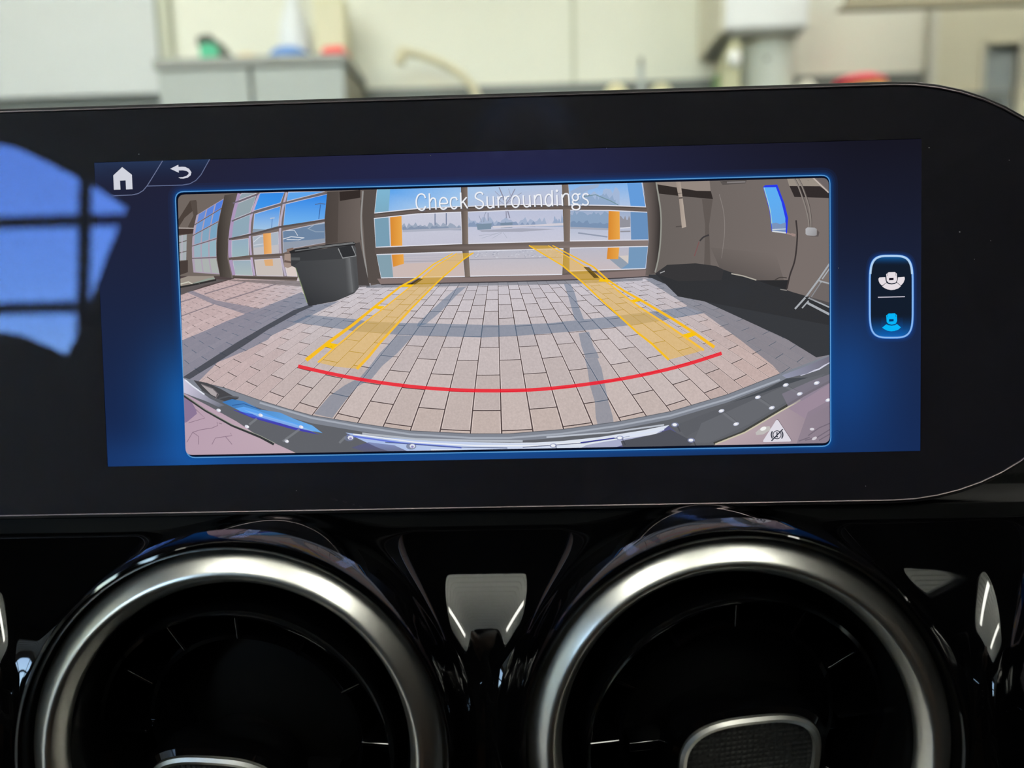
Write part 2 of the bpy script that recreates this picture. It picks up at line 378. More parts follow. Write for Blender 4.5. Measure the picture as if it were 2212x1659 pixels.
MB().box((l0-.014, -.055, lz), (l1+.014, -.03, lz+.014), .002).build('glazing_bead', M_DOOR, DO)
MB().tube([(.9, -.05, 1.0), (.9, -.11, 1.0), (.8, -.11, 1.0)], .01, 12).build('lever', M_SATIN, DO, True)

# board hanging in from above at the top right corner
YH = 1.75
a0, a1, a2 = pt(1809, 23, YH), pt(1825, 2, YH), pt(2212, 8, YH)
hb = tag(empty('hanging_board', (a0.x, YH, a0.z)), 'beige framed board hanging at the top right corner', 'board')
wb = 1.1; hh = .42; sl = a1.x-a0.x+.004; sz = a1.z-a0.z
M_BRD = mat('board_frame', (150, 140, 116), .5, noise=.05)
outer = [(0, 0), (wb, 0), (wb, hh), (sl*3, hh), (sl, sz)]
inner = [(sl+.03, sz*.9+.004), (wb-.04, sz*.9+.004), (wb-.04, hh-.04), (sl*3+.03, hh-.04)]
holed('frame', outer, [inner], .03, lambda a, b, c: (a, -.015+c, b), M_BRD, hb)
MB().prism(inner, -.006, .006, (0, 2, 1)).build('panel', mat('board_panel', (112, 102, 86), .6, noise=.05), hb)
for x in (.25, .95): MB().tube([(x, 0, hh-.02), (x, 0, ZC-a0.z)], .008, 10).build('hanger_rod', M_RACK, hb, True)

# ------------------------------------------------------------------ car cabin around the dashboard
car = tag(empty('car_cabin', (0, -1.0, 0)), 'dark car cabin shell with windscreen, side windows and glass roof', 'car', kind='structure')
LW = [(-1.06, 1.432), (-.947, 1.440), (-.864, 1.437), (-.792, 1.434), (-.738, 1.426), (-.4, 1.40), (-.1, 1.30), (.2, 1.13), (-.3, 1.15), (-.6, 1.160), (-.746, 1.160), (-.791, 1.161), (-.841, 1.153), (-.895, 1.141), (-.935, 1.199), (-.965, 1.259), (-.996, 1.322), (-1.033, 1.39)]
M_TINT = glassmat('tinted_glass', (.05, .05, .055)); M_CLEAR = glassmat('clear_glass', (.97, .985, .98))  # dark tint put in to keep bright windows out of the display's reflections
side = [(-2.4, .2), (.75, .2), (.8, .98), (.16, 1.5), (-2.2, 1.5), (-2.4, 1.1)]
# the left front door stands open: its window line runs on into the door opening
OPEN = [(-1.06, 1.432), (-.947, 1.440), (-.864, 1.437), (-.792, 1.434), (-.738, 1.426), (-.4, 1.40), (-.1, 1.30), (.22, 1.11), (.30, .9), (.26, .36), (.1, .27), (-.5, .27), (-.62, .34), (-.70, .6), (-.735, 1.0), (-.746, 1.160), (-.791, 1.161), (-.841, 1.153), (-.895, 1.141), (-.935, 1.199), (-.965, 1.259), (-.996, 1.322), (-1.033, 1.39)]
for s, hole in ((-1, OPEN), (1, LW)):
    fr = (lambda a, b, c, s=s: (s*(.72+c), a+1.0, b))
    holed('side_panel', side, [hole], .006, fr, M_DOORTRIM, car)
MB().prism([(p[0]+1.0, p[1]) for p in LW], .7225, .7255, (1, 2, 0)).build('side_window', M_TINT, car)
holed('headliner', [(-.74, -2.3), (.74, -2.3), (.74, .16), (-.74, .16)], [rounded(1.0, .54, .12, 6, 0, -.55)], .03, lambda a, b, c: (a, b+1.0, 1.5+c), M_LINER, car)
MB().prism([(x, y+1.0) for x, y in rounded(1.02, .56, .12, 6, 0, -.55)], 1.533, 1.537).build('glass_roof', glassmat('roof_glass', (.88, .9, .89)), car)
holed('tailgate', [(-.74, .2), (.74, .2), (.74, 1.5), (-.74, 1.5)], [rounded(1.1, .32, .08, 5, 0, 1.24)], .05, lambda a, b, c: (a, -2.38+c+1.0, b), M_CABIN, car)
MB().prism(rounded(1.12, .34, .08, 5, 0, 1.24), -2.36+1.0, -2.356+1.0, (0, 2, 1)).build('rear_window', M_TINT, car)
MB().box((-.76, -1.4, .17), (.76, 1.78, .2)).build('floor_pan', M_CABIN, car)
MB().box((-.76, 1.75, .2), (.76, 1.80, .98)).build('bulkhead', M_CABIN, car)
MB().add([(-.70, 1.79, .985), (.70, 1.79, .985), (.66, 1.16, 1.5), (-.66, 1.16, 1.5)], [(0, 1, 2, 3)]).build('windscreen', M_CLEAR, car)
for s in (-1, 1):
    for y in (-.9, 1.3):
        MB().tube([(s*.62, y-.001, .26), (s*.80, y, .26)], .26, 28).build('wheel', M_BLACKDEEP, car, True)
# front seats
for s, nm in ((-1, 'left-hand black car seat behind the wheel side'), (1, 'right-hand black car seat on the passenger side')):
    t = empty('front_seat', (s*.37, 0, .2), car)
    MB().box((-.24, -.26, .0), (.24, .24, .12), .02).build('seat_base', M_CABIN, t)
    MB().box((-.25, -.28, .12), (.25, .27, .30), .06).build('cushion', M_LEATHER, t, True)
    b = MB().box((-.24, -.07, 0), (.24, .07, .58), .06).build('backrest', M_LEATHER, t, True); b.location = (0, -.29, .27); b.rotation_euler = (.2, 0, 0)
    b = MB().box((-.13, -.05, 0), (.13, .05, .18), .045).build('headrest', M_LEATHER, t, True); b.location = (0, -.41, .86); b.rotation_euler = (.12, 0, 0)

# dashboard body behind and below the display
dash = tag(empty('dashboard', (0, .4, .98)), 'black padded dashboard top behind the wide display', 'dashboard')
n = 24; pv = []
for i in range(n+1):
    x = -.715+1.43*i/n
    for y, z in ((-.43, -.34), (-.405, -.3), (-.385, -.24), (-.365, -.08), (-.345, .05), (-.32, .085), (-.2, .085), (.15, .04), (.34, -.02)):  # raised hump added to block wall reflections in the gloss fascia
        pv.append((x, y, z-.02*(abs(x)/.72)**2))
k = 9
mesh_obj('pad', pv, [(i*k+j, (i+1)*k+j, (i+1)*k+j+1, i*k+j+1) for i in range(n) for j in range(k-1)], M_SOFT, dash, True)
MB().box((-.7, -.32, -.7), (.7, .3, -.10), .02).build('core', M_CABIN, dash)

# ------------------------------------------------------------------ the photographer, mirrored in the gloss black
def skin_person():
    P = {'pel': (-.26, -1.04, .60, .15), 'abd': (-.20, -.98, .78, .145), 'che': (-.12, -.88, 1.00, .165), 'nek': (-.05, -.80, 1.165, .055), 'hd0': (-.03, -.775, 1.225, .06), 'hd1': (-.02, -.76, 1.30, .082), 'hd2': (-.018, -.765, 1.375, .066),
         'lsh': (-.30, -.86, 1.08, .075), 'lel': (-.36, -.66, .90, .05), 'lwr': (-.13, -.46, .93, .032), 'lha': (-.075, -.415, .95, .028),
         'rsh': (.07, -.86, 1.08, .075), 'rel': (.24, -.70, .90, .05), 'rwr': (.11, -.46, .93, .032), 'rha': (.07, -.415, .95, .028),
         'lhi': (-.36, -.98, .58, .095), 'lkn': (-.42, -.52, .62, .065), 'lan': (-.40, -.42, .27, .042), 'lfo': (-.40, -.27, .235, .035),
         'rhi': (-.20, -.98, .58, .095), 'rkn': (-.24, -.50, .62, .065), 'ran': (-.24, -.42, .27, .042), 'rfo': (-.24, -.27, .235, .035)}
    E = [('pel', 'abd'), ('abd', 'che'), ('che', 'nek'), ('nek', 'hd0'), ('hd0', 'hd1'), ('hd1', 'hd2'), ('che', 'lsh'), ('lsh', 'lel'), ('lel', 'lwr'), ('lwr', 'lha'), ('che', 'rsh'), ('rsh', 'rel'), ('rel', 'rwr'), ('rwr', 'rha'),
         ('pel', 'lhi'), ('lhi', 'lkn'), ('lkn', 'lan'), ('lan', 'lfo'), ('pel', 'rhi'), ('rhi', 'rkn'), ('rkn', 'ran'), ('ran', 'rfo')]
    ks = list(P); fing = []
    for s, hand in ((1, 'lha'), (-1, 'rha')):
        h = P[hand]
        for i, (dy, dz, L) in enumerate(((.030, .028, .038), (.036, .012, .044), (.036, -.004, .042), (.032, -.020, .034))):
            a, b_ = 'f%s%da' % (hand, i), 'f%s%db' % (hand, i)
            P[a] = (h[0]+s*.012, h[1]+dy, h[2]+dz, .0095); P[b_] = (h[0]+s*(.012+L*.6), h[1]+dy+L*.45, h[2]+dz, .0085); E += [(hand, a), (a, b_)]
        P['t'+hand] = (h[0]+s*.03, h[1]+.002, h[2]+.035, .0095); E.append((hand, 't'+hand))
    ks = list(P)
    root = empty('person', (-.23, -.98, .52))
    me = bpy.data.meshes.new('body'); me.from_pydata([(P[k][0]+.26, P[k][1]+1.04, P[k][2]-.5) for k in ks], [(ks.index(a), ks.index(b)) for a, b in E], [])
    o = bpy.data.objects.new('body', me); COL.objects.link(o); o.parent = root
    sk = o.modifiers.new('skin', 'SKIN'); sk.use_smooth_shade = True
    for i, k in enumerate(ks):
        me.skin_vertices[0].data[i].radius = (P[k][3], P[k][3]*(.8 if k in ('che', 'abd', 'pel') else 1)); me.skin_vertices[0].data[i].use_root = (k == 'pel')
    o.modifiers.new('sub', 'SUBSURF').levels = 1
    o.modifiers['sub'].render_levels = 2
    # dark clothes below the neck, skin on head and hands, by height along the body
    m = mat('dark_clothes_and_skin', (18, 18, 20), .8, noise=.1, nscale=60); me.materials.append(m)
    # face and hair
    skin = mat('skin', (120, 92, 76), .5, noise=.05, nscale=60); hair = mat('dark_hair', (16, 13, 12), .6, bump=.4, bscale=300)
    hc = Vector((-.02+.26, -.745+1.04, 1.305-.5))
    ell('face', hc, (.074, .088, .108), skin, root)
    ell('hair', hc+Vector((0, -.018, .028)), (.082, .088, .096), hair, root)
    ell('nose', hc+Vector((0, .088, -.012)), (.012, .016, .022), skin, root)
    for s in (-1, 1):
        ell('ear', hc+Vector((s*.078, -.005, -.005)), (.01, .02, .03), skin, root)
        ell('eye', hc+Vector((s*.03, .074, .012)), (.012, .008, .008), mat('eye', (200, 200, 198), .2, noise=.05), root)
    ell('mouth', hc+Vector((0, .076, -.055)), (.024, .008, .007), mat('lips', (120, 70, 66), .5, noise=.05), root)
    tag(root, 'person in dark clothes leaning across the seats, mirrored in the gloss black', 'person')
skin_person()

# ------------------------------------------------------------------ the wide display
disp = tag(empty('center_display', S0), 'wide black dashboard display showing a rear camera picture', 'display')
disp.matrix_world = SM
DT, DB, DR, DL = .0612, -.0600, .1735, -.440         # glass edges
def disp_outline(g=0., n=14):
    """rounded outline with long elliptical corners, grown by g"""
    p = []; cw, chh = .060, .050
    for (ex, ey, sx, sy, a0) in ((DR, DT, 1, 1, 0), (DL, DT, -1, 1, 90), (DL, DB, -1, -1, 180), (DR, DB, 1, -1, 270)):
        for i in range(n+1):
            a = math.radians(a0+90*i/n)
            p.append((ex-sx*cw+(cw+g)*math.cos(a), ey-sy*chh+(chh+g)*math.sin(a)))
    return p
def ringstrip(name, loops, m, parent, closed=True, smooth=True):
    """loops: list of (outline, w)"""
    n = len(loops[0][0]); v = []; f = []
    for o, w in loops: v += [(p[0], p[1], w) for p in o]
    for i in range(len(loops)-1):
        for j in range(n):
            k = (j+1) % n; f.append((i*n+j, i*n+k, (i+1)*n+k, (i+1)*n+j))
    b = MB(); b.add(v, f)
    return b.build(name, m, parent, smooth)
# housing: rounded tray behind the glass
oh = ringstrip('housing', [(disp_outline(.0002), -.0006), (disp_outline(.0003), -.0003), (disp_outline(.0009), -.0003), (disp_outline(.0012), -.0005), (disp_outline(.0014), -.0012), (disp_outline(.0014), -.009), (disp_outline(-.002), -.012), (disp_outline(-.02), -.016)], M_HOUSING, disp)
back = disp_outline(-.02); bb = MB(); bb.add([(p[0], p[1], -.016) for p in back], [tuple(range(len(back)))]); bb.build('rear_cover', M_BLACKSATIN, disp)
MB().box((-.06, -.075, -.05), (.06, .0, -.012), .006).build('mount', M_BLACKSATIN, disp)
ringstrip('edge_trim', [(disp_outline(-.0001), -.0004), (disp_outline(-.0001), .00012), (disp_outline(.00012), .00022), (disp_outline(.00026), .00010), (disp_outline(.00026), -.0004)], M_TRIM, disp)
ol = disp_outline(0.)
holed('black_border', ol, [[onglass(x, y, -.0003)[:2] for x, y in ((203, 351), (1991, 299), (1989, 975), (232, 1009))]], .0001, lambda a, b_, c: (a, b_, -.0004+c), M_BEZEL, disp)
b = MB(); b.add([(p[0], p[1], -.0030) for p in ol], [tuple(range(len(ol)))]); b.build('panel_backing', M_BLACKDEEP, disp)
b = MB(); b.add([(p[0], p[1], 0.) for p in ol], [tuple(range(len(ol)))])
b.build('cover_glass', glassmat('coated_glass', (1, 1, 1), .012, (.27, .43, 1.0), 1.62), disp)

# ---- flat picture content: coloured polygons printed on thin layers of the screen
def screen_mat():
    m = bpy.data.materials.new('screen_image'); m.use_nodes = True
    t = m.node_tree; t.nodes.clear()
    o = t.nodes.new('ShaderNodeOutputMaterial'); mx = t.nodes.new('ShaderNodeMixShader'); tr = t.nodes.new('ShaderNodeBsdfTransparent'); em = t.nodes.new('ShaderNodeEmission')
    a = t.nodes.new('ShaderNodeAttribute'); a.attribute_name = 'Col'; q = t.nodes.new('ShaderNodeAttribute'); q.attribute_name = 'Grain'
    tc = t.nodes.new('ShaderNodeTexCoord'); n = t.nodes.new('ShaderNodeTexNoise'); n.inputs['Scale'].default_value = 1500; n.inputs['Detail'].default_value = 4; n.inputs['Roughness'].default_value = .75
    s1 = t.nodes.new('ShaderNodeMath'); s1.operation = 'SUBTRACT'; s1.inputs[1].default_value = .5
    s2 = t.nodes.new('ShaderNodeMath'); s2.operation = 'MULTIPLY_ADD'; s2.inputs[2].default_value = 1.
    t.links.new(tc.outputs['Object'], n.inputs['Vector']); t.links.new(n.outputs[0], s1.inputs[0]); t.links.new(s1.outputs[0], s2.inputs[0]); t.links.new(q.outputs['Fac'], s2.inputs[1])
    t.links.new(a.outputs['Color'], em.inputs[0]); t.links.new(s2.outputs[0], em.inputs[1])
    t.links.new(a.outputs['Alpha'], mx.inputs[0]); t.links.new(tr.outputs[0], mx.inputs[1]); t.links.new(em.outputs[0], mx.inputs[2]); t.links.new(mx.outputs[0], o.inputs[0])
    return m
M_SCREEN = screen_mat()
LAYER = [-.0026]; STEP = 3e-6
def clip(poly, win):
    """poly: list of (x,y,attr...) ; convex window, clockwise in pixel space"""
    out = poly
    n = len(win)
    for i in range(n):
        ax, ay = win[i]; bx, by = win[(i+1) % n]
        def sd(p): return (bx-ax)*(p[1]-ay)-(by-ay)*(p[0]-ax)
        inp = out; out = []
        if not inp: return []
        for j in range(len(inp)):
            p, q = inp[j-1], inp[j]; sp, sq = sd(p), sd(q)
            if (sp >= 0) != (sq >= 0):
                t = sp/(sp-sq); out.append(tuple(p[k]+(q[k]-p[k])*t for k in range(len(p))))
            if sq >= 0: out.append(q)
    return out
class Sheet:
    def __init__(s, win=None): s.v = []; s.f = []; s.c = []; s.g = []; s.win = win; s.T = (0, 0, 1)
    def at(s, ox, oy, k): s.T = (ox, oy, k); return s
    def P(s, p): return (s.T[0]+p[0]/s.T[2], s.T[1]+p[1]/s.T[2])
    def layer(s): LAYER[0] += STEP
    def poly(s, pts, col, alpha=1., grain=0., new=True, raw=False):
        """col: rgb, or ((x0,y0),rgb0,(x1,y1),rgb1[,a0,a1]) linear gradient, points in the same space as pts"""
        if new: s.layer()
        q = [tuple(p) if raw else s.P(p) for p in pts]
        if isinstance(col[0], (tuple, list)):
            p0, c0, p1, c1 = col[:4]; a0, a1 = (col[4:] if len(col) > 4 else (alpha, alpha))
            if not raw: p0, p1 = s.P(p0), s.P(p1)
            dx, dy = p1[0]-p0[0], p1[1]-p0[1]; L = dx*dx+dy*dy
            c0, c1 = lin(c0), lin(c1)
            def cf(x, y):
                t = min(1, max(0, ((x-p0[0])*dx+(y-p0[1])*dy)/L)); return tuple(c0[i]+(c1[i]-c0[i])*t for i in range(3))+(a0+(a1-a0)*t,)
        else:
            cc = lin(col)+(alpha,)
            def cf(x, y): return cc
        q = [(x, y)+cf(x, y) for x, y in q]
        if s.win: q = clip(q, s.win)
        # drop repeats
        r = []
        for p in q:
            if not r or abs(p[0]-r[-1][0])+abs(p[1]-r[-1][1]) > 1e-4: r.append(p)
        while len(r) > 2 and abs(r[0][0]-r[-1][0])+abs(r[0][1]-r[-1][1]) < 1e-4: r.pop()
        if len(r) < 3: return
        n = len(s.v)
        for p in r:
            s.v.append(onglass(p[0], p[1], LAYER[0])); s.c.append(p[2:6]); s.g.append(grain)
        if len(r) == 3: s.f.append((n, n+1, n+2))
        else:
            for t in tessellate_polygon([[Vector((p[0], p[1], 0)) for p in r]]): s.f.append(tuple(n+i for i in t))
    def line(s, pts, w, col, alpha=1., curve=False, w1=None, new=True, closed=False, grain=0.):
        """stroke of width w (photo px)"""
        if new: s.layer()
        q = [Vector(s.P(p)) for p in pts]
        if closed: q = q+[q[0]]
        if curve and len(q) > 2:
            r = []
            for i in range(len(q)-1):
                a = q[i-1] if i else (q[-2] if closed else q[0]*2-q[1]); b, c = q[i], q[i+1]; d = q[i+2] if i+2 < len(q) else (q[1] if closed else q[-1]*2-q[-2])
                for j in range(5):
                    t = j/5; r.append(.5*((2*b)+(c-a)*t+(2*a-5*b+4*c-d)*t*t+(3*b-a-3*c+d)*t**3))
            r.append(q[-1]); q = r
        L = []; R = []
        n = len(q)
        for i in range(n):
            d = q[min(i+1, n-1)]-q[max(i-1, 0)]
            if closed and i in (0, n-1): d = q[1]-q[n-2]
            if d.length < 1e-6: d = Vector((1, 0))
            d.normalize(); nn = Vector((-d.y, d.x)); ww = (w if w1 is None else w+(w1-w)*i/(n-1))/2
            L.append(q[i]+nn*ww); R.append(q[i]-nn*ww)
        for i in range(n-1):
            s.poly([L[i], L[i+1], R[i+1], R[i]], col, alpha, grain, new=False, raw=True)
    def dot(s, c, rx, ry, col, alpha=1., n=14, rot=0.):
        x, y = s.P(c); s.layer()
        s.poly([(x+rx*math.cos(rot)*math.cos(2*PI*i/n)-ry*math.sin(rot)*math.sin(2*PI*i/n), y+rx*math.sin(rot)*math.cos(2*PI*i/n)+ry*math.cos(rot)*math.sin(2*PI*i/n)) for i in range(n)], col, alpha, new=False, raw=True)
    def build(s, name, parent=disp):
        me = bpy.data.meshes.new(name); me.from_pydata(s.v, [], s.f); me.update()
        a = me.color_attributes.new('Col', 'FLOAT_COLOR', 'POINT'); a.data.foreach_set('color', [float(x) for c in s.c for x in c])
        g = me.attributes.new('Grain', 'FLOAT', 'POINT'); g.data.foreach_set('value', [float(x) for x in s.g])
        me.materials.append(M_SCREEN); o = bpy.data.objects.new(name, me); COL.objects.link(o); o.parent = parent
        s.layer()
        return o
def rquad(c, r, n=5):
    """rounded quad, corners clockwise from top left, photo px"""
    out = []; m = len(c)
    for i in range(m):
        p = Vector(c[i]); a = (Vector(c[i-1])-p).normalized(); b = (Vector(c[(i+1) % m])-p).normalized()
        p0, p1 = p+a*r, p+b*r
        for j in range(n+1):
            t = j/n; out.append(tuple((1-t)**2*p0+2*t*(1-t)*p+t*t*p1))
    return out

# lit menu background of the panel
ACT = [(203, 352), (1991, 300), (1988, 974), (233, 1008)]
bgS = Sheet(); nx, ny = 80, 34; grid = {}
def bgcol(s, t):
    """s 0..1 across, t 0..1 down"""
    base = np.array([35., 35., 52.])*(1-t)+np.array([22., 42., 84.])*t
    base *= 1-.33*max(0, min(1, (s-.62)/.3))*max(0, 1-t*1.7); base *= 1.
    base += np.array([2, 4, 20])*math.exp(-((s-.45)/.3)**2-((t-.05)/.25)**2)
    g = math.exp(-((s-.105)/.05)**2-((t-.80)/.20)**2); base += np.array([0, 52, 92])*g
    g = math.exp(-((s-.905)/.06)**2-((t-.76)/.22)**2); base += np.array([0, 26, 52])*g
    g = math.exp(-((t-.985)/.08)**2)*math.exp(-((s-.35)/.35)**2); base += np.array([8, 36, 64])*g
    return tuple(np.clip(base, 0, 255))
for j in range(ny+1):
    for i in range(nx+1):
        s, t = i/nx, j/ny
        x = (1-t)*((1-s)*ACT[0][0]+s*ACT[1][0])+t*((1-s)*ACT[3][0]+s*ACT[2][0]); y = (1-t)*((1-s)*ACT[0][1]+s*ACT[1][1])+t*((1-s)*ACT[3][1]+s*ACT[2][1])
        bgS.v.append(onglass(x, y, LAYER[0])); bgS.c.append(lin(bgcol(s, t))+(1.,)); bgS.g.append(0.)
bgS.f = [(j*(nx+1)+i, j*(nx+1)+i+1, (j+1)*(nx+1)+i+1, (j+1)*(nx+1)+i) for j in range(ny) for i in range(nx)]
bgS.build('lit_panel')

# ---- tabs and symbols top left
s = Sheet().at(190, 330, 7.373)
s.poly([(80, 160), (1190, 125), (940, 530), (880, 600), (800, 650), (700, 672), (95, 690)], ((600, 140), (42, 62, 98), (600, 420), (26, 32, 56), .7, .1))
s.poly([(1190, 125), (1940, 100), (1800, 350), (1720, 440), (1620, 495), (1500, 515), (945, 530)], ((1560, 110), (38, 60, 96), (1560, 420), (26, 32, 56), .7, .1))
s.line([(1190, 125), (1065, 330), (940, 530), (880, 600), (800, 650), (700, 672), (380, 685)], 1.8, (120, 130, 165), .8)
s.line([(1940, 100), (1800, 350), (1720, 440), (1620, 495), (1500, 515), (945, 530)], 1.8, (110, 122, 160), .8)
s.build('menu_tabs')
s = Sheet().at(190, 330, 7.373)
s.poly([(545, 228), (700, 350), (710, 580), (607, 585), (600, 440), (510, 445), (518, 588), (413, 590), (403, 360)], (214, 216, 226)); tag(s.build('home_symbol'), 'white house symbol')
s = Sheet().at(190, 330, 7.373)
s.poly([(1310, 255), (1440, 190), (1442, 225), (1500, 222), (1550, 226), (1610, 255), (1648, 310), (1635, 360), (1590, 395), (1520, 412), (1470, 410), (1440, 392), (1510, 388), (1570, 368), (1604, 335), (1600, 310), (1570, 290), (1510, 280), (1446, 282), (1448, 318)], (214, 216, 228)); tag(s.build('back_symbol'), 'white curved back arrow')

# ---- camera selector at the right
s = Sheet().at(1840, 530, 7.539)
def sup(x0, y0, x1, y1, e=3.6, n=64, g=0):
    cx, cy, a, b = (x0+x1)/2, (y0+y1)/2, (x1-x0)/2+g, (y1-y0)/2+g
    o = []
    for i in range(n):
        t = 2*PI*i/n; c, d = math.cos(t), math.sin(t); ex = 2/e
        o.append((cx+a*abs(c)**ex*(1 if c >= 0 else -1), cy+b*abs(d)**(2/(e*1.55))*(1 if d >= 0 else -1)))
    return o
for g, al in ((70, .06), (45, .10), (26, .20)): s.poly(sup(290, 165, 995, 1505, g=g), (20, 90, 190), al)
s.poly(sup(290, 165, 995, 1505), (20, 30, 46))
s.poly([p for p in sup(310, 185, 975, 1485)], ((640, 185), (22, 95, 165), (640, 330), (20, 30, 46), .9, 0))
s.poly([p for p in sup(310, 185, 975, 1485)], ((640, 1120), (20, 30, 46), (640, 1490), (20, 105, 190), 0, 1.))
s.line(sup(292, 168, 993, 1503), 4.6, (84, 144, 226), closed=True)
s.line(sup(292, 168, 993, 1503), 2.6, (150, 196, 250), .9, closed=True)
s.line(sup(300, 172, 985, 1503)[34:63], 4.4, (190, 222, 252), .8)
s.line([(425, 846), (865, 836)], 2., (205, 200, 215))
s.build('selector_button')
for nm, dy, col, dark, wings, lab in (('surround_view_symbol', 0, (234, 226, 232), (30, 26, 40), True, 'white car symbol with three view fans'), ('rear_view_symbol', 672, (8, 186, 255), (4, 60, 120), False, 'bright blue car symbol with one view fan')):
    s = Sheet().at(1840, 530, 7.539); Y = lambda L: [(x, y+dy) for x, y in L]
    if not wings: s.poly(Y([(480, 500), (830, 500), (830, 780), (480, 780)]), ((640, 470+dy), (10, 90, 180), (640, 780+dy), (10, 90, 180), .0, .25))
    s.poly(Y([(560, 470), (600, 438), (700, 434), (735, 462), (738, 560), (715, 605), (650, 620), (595, 606), (568, 575)]), col)
    s.poly(Y([(608, 532), (682, 530), (680, 566), (606, 570)]), dark)
    s.line(Y([(585, 455), (582, 500)]), 1.2, dark, .6); s.line(Y([(715, 452), (718, 495)]), 1.2, dark, .6)
    s.poly(Y([(562, 612), (600, 630), (650, 636), (700, 628), (735, 608), (800, 664), (760, 700), (700, 722), (640, 728), (580, 718), (530, 694), (495, 668)]), col)
    if wings:
        s.poly(Y([(434, 545), (450, 522), (545, 516), (552, 575), (565, 603), (492, 656), (455, 620), (438, 580)]), col)
        s.poly(Y([(752, 520), (858, 512), (864, 550), (840, 610), (800, 654), (734, 598), (748, 560)]), col)
    tag(s.build(nm), lab)

# ---- glowing frame of the camera picture
FO = [(377, 413), (1794, 377), (1796, 965), (402, 990)]
s = Sheet()
def grow(c, g):
    cx, cy = sum(p[0] for p in c)/4, sum(p[1] for p in c)/4
    return [(p[0]+(g if p[0] > cx else -g), p[1]+(g if p[1] > cy else -g)) for p in c]
for g, al in ((16, .05), (11, .07), (7, .12), (4, .2), (2, .3)): s.poly(rquad(grow(FO, g), 20+g), (12, 80, 156), al)
s.poly(rquad(FO, 20), (10, 16, 34))
s.line(rquad(grow(FO, -1.2), 19), 3.6, (22, 92, 158), closed=True)
s.line(rquad(grow(FO, -1.2), 19), 1.7, (104, 162, 216), closed=True)
s.build('picture_frame')

# ------------------------------------------------------------------ the camera picture itself
FEED = [(384, 420.5), (1790, 384), (1792.5, 957), (401, 983)]
WIN = rquad(FEED, 15)
FP = (0.10133776611466687, 0.14409743825233665, -0.01408918110460932, 2.0371954134384054, 0.2125256411515373, 0.010624270699929165, 519.2829394760842, 0.005616549602266463, -0.00047586481498947277, 1081.83667179479, 549.1606773038001, 0.024033715680108973, 0.609674787207414, 0.008059450151884511)
def fish(L, k):
    """paving coordinates (column line, half course) to picture pixels through the wide-angle rear camera"""
    w, q, X0, Y0, pitch, yaw, f_, k1, k2, cx, cy, rot, asp, sh = FP
    X = L*w+X0; Y = Y0-k*q; Z = -1.
    c, s_ = math.cos(yaw), math.sin(yaw); X, Y = c*X-s_*Y, s_*X+c*Y
    c, s_ = math.cos(pitch), math.sin(pitch); fw = c*Y-s_*Z; up = s_*Y+c*Z
    r = math.hypot(X, up); th = math.atan2(r, fw); g = f_*(th+k1*th**3+k2*th**5)/r
    x, y = X*g, -up*g*asp; x += sh*y
    c, s_ = math.cos(rot), math.sin(rot)
    return (cx+c*x+s_*y, cy-s_*x+c*y)
F = Sheet(WIN)
F.poly(FEED, (116, 106, 101), raw=True)
# floor and its pavers
flo = [(380, 590), (520, 590), (700, 612), (820, 612), (960, 612), (1300, 603), (1420, 598), (1800, 700), (1800, 1000), (380, 1000)]
F.poly(flo, (84, 72, 72), raw=True)
F.layer()
def mixc(a, b, t): return tuple(a[i]+(b[i]-a[i])*t for i in range(3))
for c in range(-46, 40):
    for k in range(-8, 18):
        if (k+c) % 2 == 0: continue
        wj = .024 if k > 6 else .034
        if abs(c) > 9: wj *= .8
        kj = .028 if k > 4 else .05
        q = []
        for (a, b_) in ((c+wj, k+kj), (c+.5, k+kj), (c+1-wj, k+kj), (c+1-wj, k+1), (c+1-wj, k+2-kj), (c+.5, k+2-kj), (c+wj, k+2-kj), (c+wj, k+1)): q.append(fish(a, b_))
        m = q[0]
        if not (300 < m[0] < 1900 and 560 < m[1] < 1020): continue
        t = min(1, max(0, (m[1]-600)/340))
        col = mixc((206, 200, 208), (194, 174, 166), t**.7)
        if m[0] < 700: col = mixc(col, (202, 178, 178), min(1, (700-m[0])/150)*(1-t*.6))
        if m[0] > 1400: col = mixc(col, (200, 178, 172), min(1, (m[0]-1400)/200))
        d = random.uniform(-6, 6); col = tuple(x+d for x in col)
        # light far edge of each stone
        F.poly(q, tuple(min(255, x+32) for x in col), new=False, raw=True)
F.layer()
for c in range(-46, 40):
    for k in range(-8, 18):
        if (k+c) % 2 == 0: continue
        ins = .012 if k > 4 else .02
        wj = .024+ins*2; kj = (.028 if k > 4 else .05)+ins*1.4
        q = [fish(a, b_) for (a, b_) in ((c+wj, k+kj), (c+.5, k+kj), (c+1-wj, k+kj), (c+1-wj, k+1), (c+1-wj, k+2-kj), (c+.5, k+2-kj), (c+wj, k+2-kj), (c+wj, k+1))]
        m = q[0]
        if not (300 < m[0] < 1900 and 560 < m[1] < 1020): continue
        t = min(1, max(0, (m[1]-600)/340))
        col = mixc((206, 201, 210), (198, 180, 172), t**.7)
        if m[0] < 700: col = mixc(col, (202, 177, 177), min(1, (700-m[0])/150)*(1-t*.6))
        if m[0] > 1400: col = mixc(col, (198, 175, 170), min(1, (m[0]-1400)/200))
        d = random.uniform(-5, 5); col = tuple(x+d for x in col)
        F.poly(q, col, grain=.5 if m[1] > 640 else .25, new=False, raw=True)
